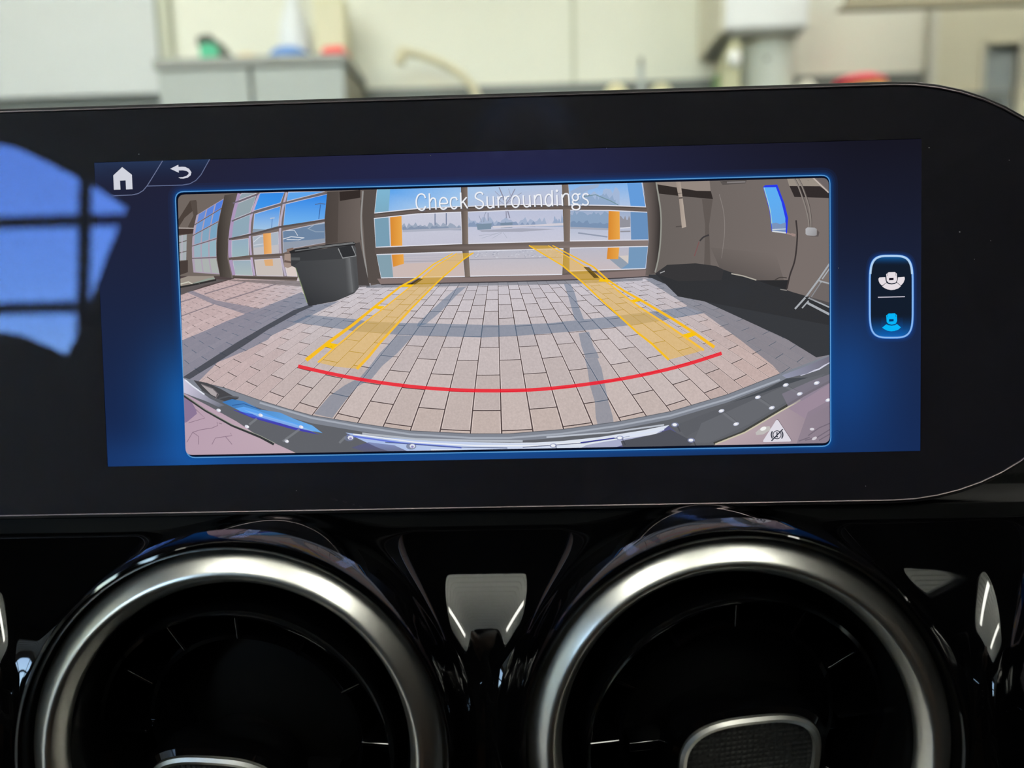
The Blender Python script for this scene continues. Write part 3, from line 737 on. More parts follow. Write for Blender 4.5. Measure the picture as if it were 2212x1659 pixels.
# shadows of the door frame on the paving
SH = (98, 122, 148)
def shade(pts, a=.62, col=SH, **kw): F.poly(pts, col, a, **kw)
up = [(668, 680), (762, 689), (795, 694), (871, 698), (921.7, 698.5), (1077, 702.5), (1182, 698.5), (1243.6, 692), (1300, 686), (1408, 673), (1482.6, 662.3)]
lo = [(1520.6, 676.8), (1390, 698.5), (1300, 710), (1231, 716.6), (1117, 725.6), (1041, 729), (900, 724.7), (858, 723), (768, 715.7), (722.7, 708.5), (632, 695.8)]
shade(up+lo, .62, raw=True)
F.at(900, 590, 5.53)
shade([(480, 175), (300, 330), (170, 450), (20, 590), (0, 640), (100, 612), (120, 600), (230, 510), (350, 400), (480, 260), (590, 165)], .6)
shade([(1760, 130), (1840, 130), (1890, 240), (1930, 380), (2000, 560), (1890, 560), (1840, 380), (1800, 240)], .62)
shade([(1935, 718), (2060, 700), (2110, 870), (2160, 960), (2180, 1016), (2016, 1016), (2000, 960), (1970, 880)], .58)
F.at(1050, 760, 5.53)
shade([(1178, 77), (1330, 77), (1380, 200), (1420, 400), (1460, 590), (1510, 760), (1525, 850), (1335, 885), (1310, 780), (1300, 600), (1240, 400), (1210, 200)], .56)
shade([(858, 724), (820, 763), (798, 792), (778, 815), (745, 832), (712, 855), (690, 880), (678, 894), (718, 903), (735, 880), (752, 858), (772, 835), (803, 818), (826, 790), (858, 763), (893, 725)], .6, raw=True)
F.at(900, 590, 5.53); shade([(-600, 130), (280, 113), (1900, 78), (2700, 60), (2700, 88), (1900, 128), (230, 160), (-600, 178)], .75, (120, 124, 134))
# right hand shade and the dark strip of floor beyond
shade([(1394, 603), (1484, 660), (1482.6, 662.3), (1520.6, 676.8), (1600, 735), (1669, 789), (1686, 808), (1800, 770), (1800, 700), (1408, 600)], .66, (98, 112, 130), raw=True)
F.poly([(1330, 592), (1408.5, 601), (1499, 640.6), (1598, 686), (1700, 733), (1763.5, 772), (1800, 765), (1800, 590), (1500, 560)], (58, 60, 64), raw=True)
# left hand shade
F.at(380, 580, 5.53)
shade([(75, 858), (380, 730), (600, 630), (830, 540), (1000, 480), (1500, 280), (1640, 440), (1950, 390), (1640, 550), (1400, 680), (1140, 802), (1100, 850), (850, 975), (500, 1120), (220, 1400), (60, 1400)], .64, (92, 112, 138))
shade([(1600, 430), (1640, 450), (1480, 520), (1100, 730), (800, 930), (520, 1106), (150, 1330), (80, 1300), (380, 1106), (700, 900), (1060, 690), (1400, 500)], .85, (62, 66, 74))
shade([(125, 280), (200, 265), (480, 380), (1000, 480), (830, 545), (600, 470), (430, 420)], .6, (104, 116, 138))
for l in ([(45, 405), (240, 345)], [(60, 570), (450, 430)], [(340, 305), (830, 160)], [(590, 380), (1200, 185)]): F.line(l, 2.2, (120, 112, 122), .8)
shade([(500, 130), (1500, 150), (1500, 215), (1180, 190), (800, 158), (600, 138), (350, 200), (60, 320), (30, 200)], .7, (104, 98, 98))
F.poly([(30, 130), (160, 85), (450, 90), (470, 130), (200, 180), (40, 235)], (158, 148, 138)); F.line([(40, 190), (150, 160), (200, 185)], 2.5, (208, 205, 190)); F.line([(210, 185), (380, 130), (460, 115)], 4, (150, 160, 150)); F.line([(40, 225), (200, 195), (480, 135)], 4, (50, 48, 48))

# left side: walls, windows
F.at(370, 370, 4.1736)
F.poly([(20, 200), (620, 190), (560, 960), (440, 945), (60, 945), (30, 600)], (116, 106, 100))
F.poly([(60, 440), (170, 265), (225, 260), (225, 330), (120, 420), (70, 500)], (78, 68, 62)); F.poly([(170, 265), (230, 270), (240, 420), (190, 520), (150, 500), (200, 400)], (88, 78, 72))
F.poly([(50, 515), (270, 512), (200, 560), (55, 575)], (70, 58, 55)); F.line([(60, 512), (265, 515)], 2, (190, 180, 175))
F.poly([(50, 585), (140, 570), (135, 800), (60, 805)], (170, 178, 182)); F.line([(55, 650), (138, 625)], 2, (110, 100, 98)); F.line([(58, 740), (138, 720)], 2, (110, 100, 98)); F.line([(98, 575), (95, 800)], 2, (190, 180, 195))
F.poly([(60, 815), (150, 800), (150, 910), (65, 940)], (74, 64, 60))
def lerpl(e, t):
    n = len(e)-1; i = min(int(t*n), n-1); f_ = t*n-i; return (e[i][0]+(e[i+1][0]-e[i][0])*f_, e[i][1]+(e[i+1][1]-e[i][1])*f_)
w1L = [(228, 395), (205, 500), (190, 600), (186, 700), (188, 800), (200, 912)]; w1R = [(474, 245), (448, 350), (418, 480), (405, 650), (408, 800), (436, 930)]
F.poly(w1L+w1R[::-1], (178, 164, 182))
rows = [0, .17, .36, .55, .77, 1.]; cols = [0, .36, .68, 1.]
for i in range(5):
    for j in range(3):
        def pp(a, b_):
            l, r = lerpl(w1L, b_), lerpl(w1R, b_); return (l[0]+(r[0]-l[0])*a, l[1]+(r[1]-l[1])*a)
        g0, g1, h0, h1 = cols[j]+(.09 if j == 0 else .04), cols[j+1]-.01, rows[i]+.012, rows[i+1]-.016
        colr = ((86, 132, 226), (94, 150, 226), (126, 168, 196), (150, 182, 196), (176, 182, 178))[i]
        F.poly([pp(g0, h0), pp(g1, h0), pp(g1, (h0+h1)/2), pp(g1, h1), pp(g0, h1), pp(g0, (h0+h1)/2)], mixc(colr, (170, 176, 186), .25*(2-j)/2))
    if i: F.line([lerpl(w1L, rows[i]), lerpl(w1R, rows[i])], 1.8, (106, 98, 100))
F.poly([(480, 215), (612, 195), (550, 440), (508, 620), (522, 800), (560, 965), (440, 950), (408, 760), (415, 530), (450, 350)], ((410, 600), (58, 52, 48), (560, 600), (100, 92, 86)))
F.poly([(560, 440), (612, 190), (1430, 180), (1400, 640), (1140, 960), (1130, 990), (545, 965), (505, 780), (515, 600)], (122, 110, 106))
GB = (150, 166, 176)
for pts, col in (([(635, 198), (770, 198), (600, 262)], GB), ([(595, 290), (765, 222), (715, 372), (560, 432)], (150, 166, 174)),
    ([(800, 196), (1020, 188), (985, 285), (745, 355)], ((900, 190), (52, 140, 236), (860, 350), (70, 156, 240))), ([(1055, 188), (1385, 183), (1040, 270)], (96, 168, 242)),
    ([(552, 455), (712, 390), (700, 560), (545, 603)], (146, 172, 188)), ([(750, 385), (985, 315), (965, 500), (735, 550)], ((860, 340), (66, 150, 238), (850, 530), (170, 204, 232))),
    ([(1030, 295), (1405, 205), (1385, 430), (1010, 495)], ((1220, 240), (40, 134, 236), (1200, 480), (120, 186, 244))), ([(545, 625), (695, 605), (700, 762), (545, 775)], ((620, 610), (150, 176, 196), (620, 770), (160, 186, 192))),
    ([(735, 590), (965, 545), (970, 738), (745, 755)], (176, 186, 198)), ([(1005, 540), (1385, 460), (1388, 640), (1110, 690), (1010, 735)], (112, 136, 166)),
    ([(555, 805), (715, 800), (735, 940), (575, 935)], ((640, 800), (158, 178, 192), (640, 940), (176, 190, 190))), ([(750, 800), (985, 785), (1010, 945), (770, 940)], (204, 194, 188)), ([(1020, 830), (1120, 830), (1135, 948), (1045, 945)], (222, 208, 202))):
    F.poly(pts, col)
    F.line(pts, 1.8, (224, 218, 232), .7, closed=True)
F.poly([(735, 520), (850, 525), (965, 492), (965, 502), (735, 552)], (140, 158, 176)); F.line([(910, 425), (905, 510)], 1.2, (70, 110, 170)); F.line([(892, 425), (932, 420)], 2, (190, 200, 215))
F.line([(1345, 300), (1330, 430)], 1.6, (60, 100, 160)); F.line([(1295, 300), (1345, 290), (1390, 297)], 2.4, (84, 120, 170))
F.line([(1230, 520), (1290, 480), (1385, 470)], 2, (176, 190, 205), .7); F.line([(1240, 520), (1300, 545), (1380, 545)], 2, (160, 178, 196), .6)
F.line([(1010, 610), (1080, 590), (1200, 600), (1150, 618), (1040, 615)], 1.6, (226, 230, 238)); F.line([(1035, 535), (1110, 532), (1140, 580)], 1.4, (220, 224, 234)); F.poly([(1010, 640), (1390, 605), (1390, 640), (1110, 690), (1010, 735)], (150, 160, 176))
F.line([(740, 640), (800, 590), (850, 580)], 1.6, (214, 220, 230)); F.line([(740, 668), (830, 655)], 2, (205, 210, 220)); F.poly([(745, 690), (968, 660), (970, 738), (745, 755)], (196, 194, 198))
F.poly([(828, 562), (898, 556), (905, 742), (836, 748)], ((828, 650), (226, 158, 92), (902, 650), (246, 184, 112))); F.poly([(835, 797), (914, 792), (918, 852), (848, 852)], (226, 176, 124))
F.line([(790, 205), (740, 340), (712, 460), (708, 600), (720, 760), (750, 940)], 4.2, (190, 172, 204), curve=True); F.line([(1040, 190), (1000, 360), (982, 500), (986, 740), (1030, 945)], 4.6, (188, 178, 198), curve=True)
F.line([(612, 200), (560, 400), (535, 560), (528, 700), (535, 800), (565, 935)], 7, (176, 154, 190), curve=True)
F.line([(545, 450), (720, 378), (1000, 290), (1405, 198)], 3.2, (110, 104, 112)); F.line([(520, 612), (710, 572), (980, 502), (1385, 440)], 4.2, (92, 84, 84)); F.line([(520, 790), (730, 765), (990, 752), (1110, 738)], 5.2, (104, 92, 86)); F.line([(555, 288), (785, 208)], 3., (112, 104, 118))
F.line([(555, 955), (1135, 968)], 5, (88, 78, 72))
F.poly([(1405, 185), (1730, 170), (1705, 450), (1735, 760), (1790, 1030), (1600, 1030), (1390, 660), (1382, 430)], ((1390, 600), (84, 76, 72), (1700, 600), (112, 102, 97)))
F.poly([(1410, 185), (1510, 182), (1500, 640), (1395, 650), (1385, 430)], (72, 64, 60), .55)
F.poly([(1515, 185), (1705, 168), (1705, 238), (1520, 268)], (54, 46, 43)); F.line([(1710, 260), (1710, 620)], 1.2, (80, 74, 70))
F.poly([(1600, 660), (1700, 640), (1735, 800), (1790, 1040), (1640, 1050)], (56, 54, 56), .7)
F.line([(1728, 178), (1712, 450), (1738, 760), (1790, 1015)], 3.2, (152, 150, 148), curve=True)
F.poly([(1738, 172), (1860, 160), (1830, 400), (1860, 700), (1900, 1010), (1800, 1030), (1755, 760), (1728, 450)], ((1740, 600), (58, 54, 53), (1850, 600), (120, 108, 102)))
for y in (505, 600, 615, 810, 850): F.line([(1768, y+5), (1812, y)], 1.3, (78, 72, 72))

# main glazed door
F.at(780, 370, 3.456)
F.poly([(20, 140), (2185, 70), (2205, 300), (2200, 560), (2145, 790), (1850, 800), (150, 845), (55, 835), (30, 600), (10, 330)], ((20, 500), (88, 80, 76), (1100, 500), (112, 100, 96)))
panes = [([(120, 125), (745, 106), (750, 262), (420, 278), (100, 312)], ((300, 110), (70, 160, 242), (380, 320), (176, 208, 240))),
 ([(795, 104), (1495, 82), (1510, 250), (1150, 248), (795, 262)], ((1100, 90), (166, 202, 240), (1150, 260), (196, 198, 218))),
 ([(1545, 82), (2095, 76), (2125, 266), (1840, 255), (1560, 250)], ((1800, 80), (128, 182, 240), (1800, 260), (182, 202, 232))),
 ([(98, 352), (420, 318), (745, 304), (755, 540), (110, 567)], ((400, 320), (206, 208, 224), (420, 560), (200, 200, 216))),
 ([(795, 304), (1150, 290), (1510, 288), (1515, 520), (800, 540)], ((1150, 290), (192, 198, 222), (1150, 530), (206, 206, 222))),
 ([(1560, 290), (1850, 292), (2140, 306), (2146, 512), (1560, 520)], ((1800, 300), (160, 178, 208), (1800, 510), (204, 206, 222))),
 ([(115, 622), (755, 600), (775, 785), (150, 796)], ((450, 610), (192, 190, 202), (460, 790), (208, 190, 188))),
 ([(805, 596), (1510, 577), (1500, 770), (815, 783)], ((1150, 585), (188, 190, 204), (1150, 775), (208, 196, 198))),
 ([(1560, 573), (2142, 560), (2122, 726), (1555, 745)], ((1800, 570), (190, 190, 204), (1800, 740), (206, 192, 194)))]
for pts, col in panes: F.poly(pts, col, grain=.12)
# scenery behind the panes
def trees(x0, x1, yb, h, col, n=26, j=.8):
    pts = [(x0, yb)]
    for i in range(n+1): pts.append((x0+(x1-x0)*i/n, yb-h*(1-j*random.random())))
    F.poly(pts+[(x1, yb)], col)
trees(305, 748, 436, 60, (160, 172, 192)); trees(310, 748, 440, 34, (138, 152, 176)); F.poly([(310, 438), (750, 420), (752, 436), (310, 455)], (178, 182, 198))
trees(800, 1510, 415, 80, (168, 182, 208), 40); trees(800, 1300, 415, 45, (140, 158, 188), 36); F.poly([(860, 395), (975, 388), (970, 432), (870, 438)], (128, 148, 168)); F.poly([(1040, 385), (1130, 380), (1130, 420), (1042, 424)], (124, 144, 166))
trees(1440, 1512, 410, 90, (156, 174, 204), 10); F.poly([(980, 408), (1300, 398), (1512, 385), (1512, 405), (1150, 415), (990, 425)], (214, 210, 220)); F.poly([(880, 440), (1200, 425), (1450, 432), (1200, 452), (900, 452)], (170, 172, 188))
F.line([(1110, 350), (1085, 260), (1060, 190), (1030, 120)], 2.2, (140, 140, 160)); F.line([(1085, 350), (1080, 250), (1120, 190), (1150, 130)], 2.0, (146, 146, 166)); F.line([(1080, 250), (1150, 190), (1200, 160)], 1.2, (156, 158, 178)); F.line([(1070, 220), (1000, 150)], 1.2, (156, 158, 178)); F.line([(1085, 260), (1010, 200)], 1., (156, 158, 178)); F.line([(1120, 190), (1100, 130)], 1., (156, 158, 178))
for (a, b_) in (((900, 500), (1060, 450)), ((980, 500), (1050, 460)), ((880, 480), (1010, 465)), ((1060, 455), (1090, 500))): F.line([a, b_], 1., (176, 180, 196), .9)
for x in (552, 636): F.line([(x, 310), (x, 400)], 2.2, (120, 132, 160))
F.line([(948, 310), (948, 370)], 1.6, (130, 140, 165)); F.line([(915, 380), (920, 330), (935, 300)], 1.4, (150, 158, 180)); F.line([(900, 380), (880, 330)], 1.2, (150, 158, 180))
trees(1562, 1850, 420, 130, (142, 166, 196), 18, .35); trees(1562, 1850, 425, 60, (126, 150, 182), 18, .5); trees(1932, 2010, 420, 90, (150, 150, 160), 8, .4)
F.poly([(1560, 415), (1850, 425), (1850, 440), (1560, 430)], (170, 174, 190)); F.line([(1620, 460), (1840, 490)], 3, (150, 158, 178)); F.line([(1935, 450), (2010, 448)], 3, (150, 150, 160)); F.line([(1935, 425), (2010, 420)], 2, (226, 226, 236))
trees(1550, 1930, 256, 150, (168, 188, 220), 22, .75); trees(1550, 1900, 254, 90, (150, 174, 206), 30, .6); F.poly([(1560, 150), (1640, 110), (1780, 95), (1770, 120), (1700, 140), (1600, 190)], (158, 180, 212)); F.line([(1660, 190), (1750, 175), (1860, 220), (1920, 252)], 2, (120, 150, 160))
for yb in (620, 640, 655): F.line([(318, yb+14), (752, yb)], 1.2, (176, 176, 190), .7)
for i in range(90):
    x = random.uniform(815, 1500); y = random.uniform(592, 650)-(x-815)*.012; F.line([(x, y), (x+random.uniform(6, 18), y-1)], 1., (152, 156, 172) if i % 2 else (226, 228, 238), .7)
F.line([(810, 660), (1500, 642)], 1.4, (160, 158, 170)); F.line([(240, 678), (760, 665)], 1.2, (166, 162, 172)); F.poly([(240, 700), (320, 690), (760, 672), (775, 785), (240, 793)], (208, 190, 186)); F.poly([(1835, 640), (1925, 635), (2000, 690), (1990, 725), (1940, 728)], (150, 162, 178)); F.poly([(1925, 632), (1998, 628), (1995, 690)], (216, 206, 200))
# pale blue side columns and orange posts
for pts, col in (([(120, 127), (218, 124), (205, 298), (100, 311)], ((120, 127), (130, 186, 216), (130, 300), (128, 176, 200))), ([(98, 352), (205, 343), (215, 562), (110, 567)], (124, 162, 184)), ([(115, 622), (222, 617), (240, 793), (150, 796)], (136, 164, 178)),
 ([(1985, 78), (2090, 76), (2123, 266), (2012, 260)], (104, 160, 224)), ([(2012, 300), (2140, 306), (2146, 512), (2016, 514)], (108, 148, 194)), ([(2000, 562), (2142, 560), (2122, 726), (1940, 730), (1995, 690)], (120, 156, 192))): F.poly(pts, col)
for pts in ([(216, 342), (302, 334), (308, 556), (224, 560)], [(228, 618), (316, 612), (320, 690), (240, 714)], [(1848, 296), (1930, 298), (1932, 508), (1844, 512)], [(1842, 568), (1928, 566), (1920, 656), (1834, 656)]): F.poly(pts, ((pts[0][0], pts[0][1]), (220, 140, 52), (pts[1][0]+4, pts[0][1]), (240, 172, 78)))
for pts, col in panes: F.line(pts, 2.2, (236, 236, 246), .85, closed=True)
F.poly([(745, 100), (794, 98), (800, 540), (815, 785), (775, 790), (755, 540)], ((745, 400), (92, 82, 78), (800, 400), (136, 122, 112))); F.poly([(1498, 78), (1545, 76), (1562, 300), (1556, 748), (1502, 770), (1514, 520)], ((1500, 400), (110, 100, 92), (1560, 400), (134, 118, 110)))
F.line([(100, 332), (420, 298), (795, 283), (1150, 270), (1510, 268), (1850, 273), (2140, 286)], 6.6, (108, 96, 91)); F.line([(100, 322), (420, 288), (795, 272), (1150, 259), (1510, 259), (1850, 264), (2140, 276)], 1.6, (84, 76, 72))
F.poly([(100, 572), (755, 545), (1515, 524), (2150, 516), (2150, 552), (1515, 570), (755, 594), (105, 614)], ((1100, 530), (96, 86, 82), (1110, 590), (140, 126, 122)))
F.poly([(120, 802), (800, 792), (1500, 775), (2130, 735), (2140, 790), (1850, 800), (1100, 822), (150, 848)], (138, 121, 118)); F.line([(150, 846), (1100, 824), (1850, 802), (2150, 786)], 2.6, (74, 70, 74))
F.line([(2100, 76), (2140, 300), (2150, 512), (2125, 726)], 2.4, (180, 200, 236), .8, curve=True)

# right side of the bay
F.at(1300, 370, 4.254)
F.poly([(375, 92), (2120, 50), (2120, 1240), (1880, 1155), (1700, 1092), (1420, 1000), (1100, 925), (480, 950), (420, 950), (440, 650), (420, 380)], ((600, 600), (108, 101, 97), (1700, 600), (124, 114, 110)))
F.poly([(375, 92), (492, 92), (545, 400), (535, 660), (490, 935), (400, 960), (430, 640), (418, 380)], ((420, 600), (112, 102, 98), (530, 600), (52, 48, 47)))
F.line([(500, 100), (542, 380), (540, 620), (520, 800), (490, 930)], 3.2, (152, 152, 144), curve=True)
F.poly([(500, 92), (990, 84), (1000, 182), (870, 178), (510, 120)], (150, 138, 130)); F.poly([(512, 120), (870, 180), (1002, 182), (1022, 256), (760, 232), (525, 205)], (52, 46, 44))
F.poly([(920, 256), (1020, 256), (985, 500), (1000, 880), (940, 860), (950, 500)], (92, 84, 80), .7); F.poly([(1085, 90), (1330, 84), (1320, 110), (1110, 126)], (92, 86, 84)); F.line([(1150, 102), (1320, 96)], 3.4, (132, 126, 126))
F.poly([(678, 92), (722, 92), (745, 262), (776, 512), (736, 522), (708, 250)], ((700, 300), (160, 146, 136), (745, 300), (186, 172, 160))); F.line([(700, 205), (735, 200)], 1.4, (110, 100, 95)); F.line([(708, 246), (742, 244)], 2.2, (56, 50, 48)); F.line([(680, 510), (735, 505)], 3, (72, 66, 64), .6)
F.line([(1080, 210), (1120, 380), (1128, 560), (1100, 800)], 1.4, (140, 132, 128), curve=True)
F.line([(985, 585), (935, 605), (900, 640)], 3.4, (66, 62, 64), curve=True); F.line([(895, 645), (850, 780)], 2, (128, 88, 88)); F.poly([(1000, 700), (1600, 760), (1700, 1090), (1420, 1000), (1100, 930)], ((1400, 760), (96, 88, 84), (1330, 980), (84, 78, 76), 0, .7))
F.poly([(490, 940), (600, 860), (800, 850), (1050, 870), (1120, 905), (1420, 1005), (1700, 1095), (2120, 1215), (2120, 1420), (700, 1150)], (52, 53, 56)); F.poly([(490, 940), (600, 860), (860, 845), (1050, 870), (1120, 905), (1100, 1000), (700, 1010)], (58, 57, 59))
F.line([(535, 935), (578, 918)], 2, (170, 170, 172)); F.line([(1190, 940), (1300, 962), (1420, 1000)], 2.6, (178, 172, 162)); F.line([(1640, 1085), (1700, 1095)], 1.6, (150, 146, 142)); F.poly([(1420, 1002), (1720, 1000), (1700, 1090), (1560, 1050)], (46, 46, 48))
F.line([(1785, 450), (1796, 600), (1775, 810), (1730, 950), (1700, 1080)], 3.4, (62, 56, 56), curve=True); F.line([(1590, 1000), (1640, 975), (1700, 980)], 2.2, (70, 64, 62), curve=True)
F.poly([(1700, 60), (1930, 52), (2012, 136), (1722, 134)], (156, 146, 136)); F.poly([(1725, 136), (2002, 138), (2090, 196), (2090, 246), (1770, 236)], (52, 46, 46)); F.line([(1940, 58), (2085, 196)], 3, (196, 184, 176)); F.poly([(1960, 55), (2090, 60), (2090, 180)], (112, 104, 104))
for o_ in (0, 34): F.line([(1765+o_, 62), (1805+o_, 140), (1862+o_, 300), (1895+o_*.7, 430), (1906+o_*.5, 520)], 2.6, (142, 134, 128), curve=True); F.line([(1775+o_, 62), (1815+o_, 140), (1872+o_, 300), (1903+o_*.7, 430), (1912+o_*.5, 520)], 1., (84, 78, 76), curve=True)
F.poly([(1872, 528), (1890, 516), (1955, 518), (1975, 530), (1975, 586), (1955, 594), (1885, 588), (1872, 575)], ((1872, 520), (186, 186, 190), (1975, 590), (150, 148, 150))); F.poly([(1980, 540), (2000, 560), (1990, 600), (1900, 600), (1975, 590)], (84, 78, 78), .7)
F.poly([(1482, 146), (1500, 128), (1612, 122), (1680, 300), (1712, 430), (1702, 570), (1562, 552), (1540, 360)], (44, 60, 236)); F.poly([(1490, 148), (1600, 146), (1650, 280), (1686, 430), (1688, 562), (1566, 548), (1545, 350)], ((1545, 180), (96, 178, 250), (1620, 520), (104, 172, 238)))
F.poly([(1562, 480), (1600, 472), (1640, 486), (1690, 470), (1690, 562), (1564, 548)], (126, 150, 190)); F.line([(1566, 550), (1692, 566)], 3, (214, 220, 226)); F.line([(1566, 535), (1690, 530)], 1.6, (226, 232, 236)); F.line([(1490, 150), (1545, 350), (1562, 480)], 2, (190, 226, 190), .7, curve=True)
F.line([(1700, 570), (1780, 590)], 3, (166, 140, 136)); F.poly([(1740, 568), (1780, 575), (1778, 600), (1745, 595)], (160, 138, 132)); F.line([(1110, 92), (1330, 86)], 1.4, (74, 70, 68))
for a, b_, w_ in (((1775, 1265), (1875, 1155), 4.), ((1840, 1258), (1900, 1190), 3.), ((1875, 1155), (1990, 1000), 4.), ((1925, 1155), (2020, 1010), 2.6), ((1990, 1000), (2092, 850), 3.6), ((2025, 990), (2092, 895), 2.6), ((1895, 1160), (2092, 1250), 3.2), ((1890, 1210), (2092, 1315), 5.), ((1995, 1005), (2092, 1032), 3.)): F.line([a, b_], w_, (172, 176, 182))
F.poly([(1905, 1170), (2000, 1020), (2092, 1045), (2092, 1235)], (104, 98, 98), .55); F.line([(1870, 1158), (1905, 1158)], 2, (50, 48, 48))

# rubbish bin
F.at(370, 370, 4.1736)
F.poly([(1020, 748), (1075, 742), (1085, 860), (1050, 872), (1018, 862)], (166, 146, 136)); F.poly([(1022, 800), (1080, 812), (1080, 830), (1018, 820)], (110, 92, 86)); F.poly([(1038, 702), (1098, 688), (1112, 715), (1050, 735)], (134, 112, 102))
F.poly([(1075, 735), (1640, 664), (1665, 690), (1690, 1050), (1650, 1100), (1480, 1172), (1240, 1216), (1222, 1180), (1120, 870), (1080, 850)], ((1150, 900), (66, 68, 71), (1650, 900), (84, 85, 87)))
F.poly([(1140, 860), (1640, 790), (1690, 1050), (1650, 1100), (1480, 1172), (1240, 1216), (1222, 1180)], ((1300, 1190), (48, 49, 52), (1420, 860), (74, 75, 78), .8, 0)); F.poly([(1570, 780), (1610, 780), (1640, 1090), (1580, 1110)], ((1570, 950), (84, 85, 87), (1612, 945), (126, 128, 130), 0, .75)); F.poly([(1610, 780), (1650, 780), (1680, 1070), (1640, 1090)], ((1612, 945), (126, 128, 130), (1655, 940), (84, 85, 87), .75, 0))
F.poly([(1075, 735), (1640, 664), (1650, 740), (1550, 790), (1160, 810), (1090, 860)], (56, 57, 60), .6)
F.poly([(1062, 722), (1120, 700), (1400, 660), (1640, 635), (1662, 648), (1655, 668), (1400, 690), (1115, 738), (1075, 742)], (44, 44, 46)); F.line([(1115, 718), (1400, 680), (1655, 648)], 2., (120, 122, 124)); F.line([(1240, 690), (1640, 642)], 1.4, (150, 150, 150), .7)
F.poly([(1500, 690), (1628, 668), (1668, 762), (1545, 788)], (50, 51, 54)); F.line([(1505, 696), (1545, 783), (1665, 762), (1628, 672)], 2.2, (150, 152, 154)); F.line([(1080, 790), (1160, 790)], 6, (88, 90, 92)); F.line([(1225, 1185), (1120, 870)], 1.6, (150, 170, 120), .7)

# bumper along the bottom
bu = [(384, 808), (395, 815), (419, 822), (485, 838), (561, 864.5), (621, 883), (674, 897.5), (773, 914), (885, 930.5), (1017, 937), (1099, 937), (1214, 927.7), (1334, 911), (1448, 889), (1572, 852), (1685.5, 807), (1791, 767), (1800, 763)]
bl = [(1800, 819), (1791, 824), (1716, 864), (1615, 928), (1548, 958), (1500, 990), (660, 990), (634, 976), (555, 940), (512, 911), (452.5, 878), (395, 848), (384, 842)]
gr = [(384, 842), (395, 848), (452.5, 878), (512, 911), (555, 940), (634, 976), (640, 1000), (380, 1000)]
F.poly(gr, ((400, 870), (186, 160, 178), (560, 980), (196, 172, 184)), raw=True)
F.poly([(1548, 958), (1615, 928), (1716, 864), (1800, 819), (1800, 960), (1540, 985)], ((1600, 930), (190, 170, 176), (1790, 880), (146, 132, 146)), raw=True)
F.poly([(1700, 880), (1740, 850), (1800, 815), (1800, 870), (1740, 905)], (160, 142, 158), raw=True); F.poly([(1745, 890), (1800, 860), (1800, 960), (1720, 960)], (140, 128, 142), .7, raw=True)
F.at(400, 760, 5.53)
F.poly([(-60, 500), (60, 570), (130, 690), (140, 740), (20, 840), (-60, 860)], (128, 108, 146), .8)
for l in ([(130, 690), (235, 790), (40, 850)], [(380, 840), (390, 880), (320, 910), (190, 930), (90, 960), (20, 1080)], [(90, 960), (160, 1010), (160, 1106)], [(540, 970), (560, 1000), (360, 1030), (320, 1106)], [(400, 850), (440, 860)], [(480, 1010), (560, 1106)]): F.line(l, 1.2, (136, 112, 130))
F.poly(bu+bl, (100, 102, 108), raw=True)
def off(pts, d): return [(x, y+d) for x, y in pts]
main = bu[1:-1]
F.poly(main+off(main, 17)[::-1], (132, 137, 148), raw=True)
F.layer()
up2 = [(561, 870), (674, 903), (773, 921), (885, 938), (1017, 946), (1099, 946), (1214, 937), (1334, 920), (1448, 898), (1572, 862), (1685, 820)]
F.line([(q[0]*1., q[1]) for q in [((x-F.T[0])*F.T[2], (y-F.T[1])*F.T[2]) for x, y in up2]], 4, (178, 184, 196), .8)
F.line([((x-F.T[0])*F.T[2], (y-F.T[1])*F.T[2]) for x, y in bu[2:-2]], 1.6, (92, 96, 104), .9)
# left mirror-like reflections
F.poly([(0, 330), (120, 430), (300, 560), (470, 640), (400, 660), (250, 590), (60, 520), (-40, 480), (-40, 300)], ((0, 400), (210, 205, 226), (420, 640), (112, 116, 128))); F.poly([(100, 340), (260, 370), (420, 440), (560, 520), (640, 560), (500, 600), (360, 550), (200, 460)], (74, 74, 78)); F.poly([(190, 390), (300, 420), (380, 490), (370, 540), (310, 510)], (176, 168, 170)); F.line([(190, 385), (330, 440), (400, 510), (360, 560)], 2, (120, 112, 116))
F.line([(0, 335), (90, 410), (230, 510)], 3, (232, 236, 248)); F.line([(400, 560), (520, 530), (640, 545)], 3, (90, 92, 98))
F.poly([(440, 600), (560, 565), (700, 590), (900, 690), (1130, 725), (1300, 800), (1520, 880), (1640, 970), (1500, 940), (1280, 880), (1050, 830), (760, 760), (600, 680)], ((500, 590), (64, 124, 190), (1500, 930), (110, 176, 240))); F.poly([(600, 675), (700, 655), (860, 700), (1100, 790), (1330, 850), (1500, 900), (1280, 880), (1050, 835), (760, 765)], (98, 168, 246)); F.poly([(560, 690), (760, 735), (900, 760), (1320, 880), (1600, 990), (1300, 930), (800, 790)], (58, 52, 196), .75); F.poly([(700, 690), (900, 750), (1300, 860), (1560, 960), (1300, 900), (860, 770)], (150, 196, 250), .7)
F.line([(560, 640), (700, 620), (900, 690)], 1.8, (52, 96, 156)); F.line([(-20, 520), (240, 700), (560, 880), (900, 1020), (1060, 1106)], 5, (56, 58, 60)); F.line([(-20, 508), (240, 690), (560, 868), (900, 1004), (1070, 1090)], 1.2, (170, 176, 160), .8)
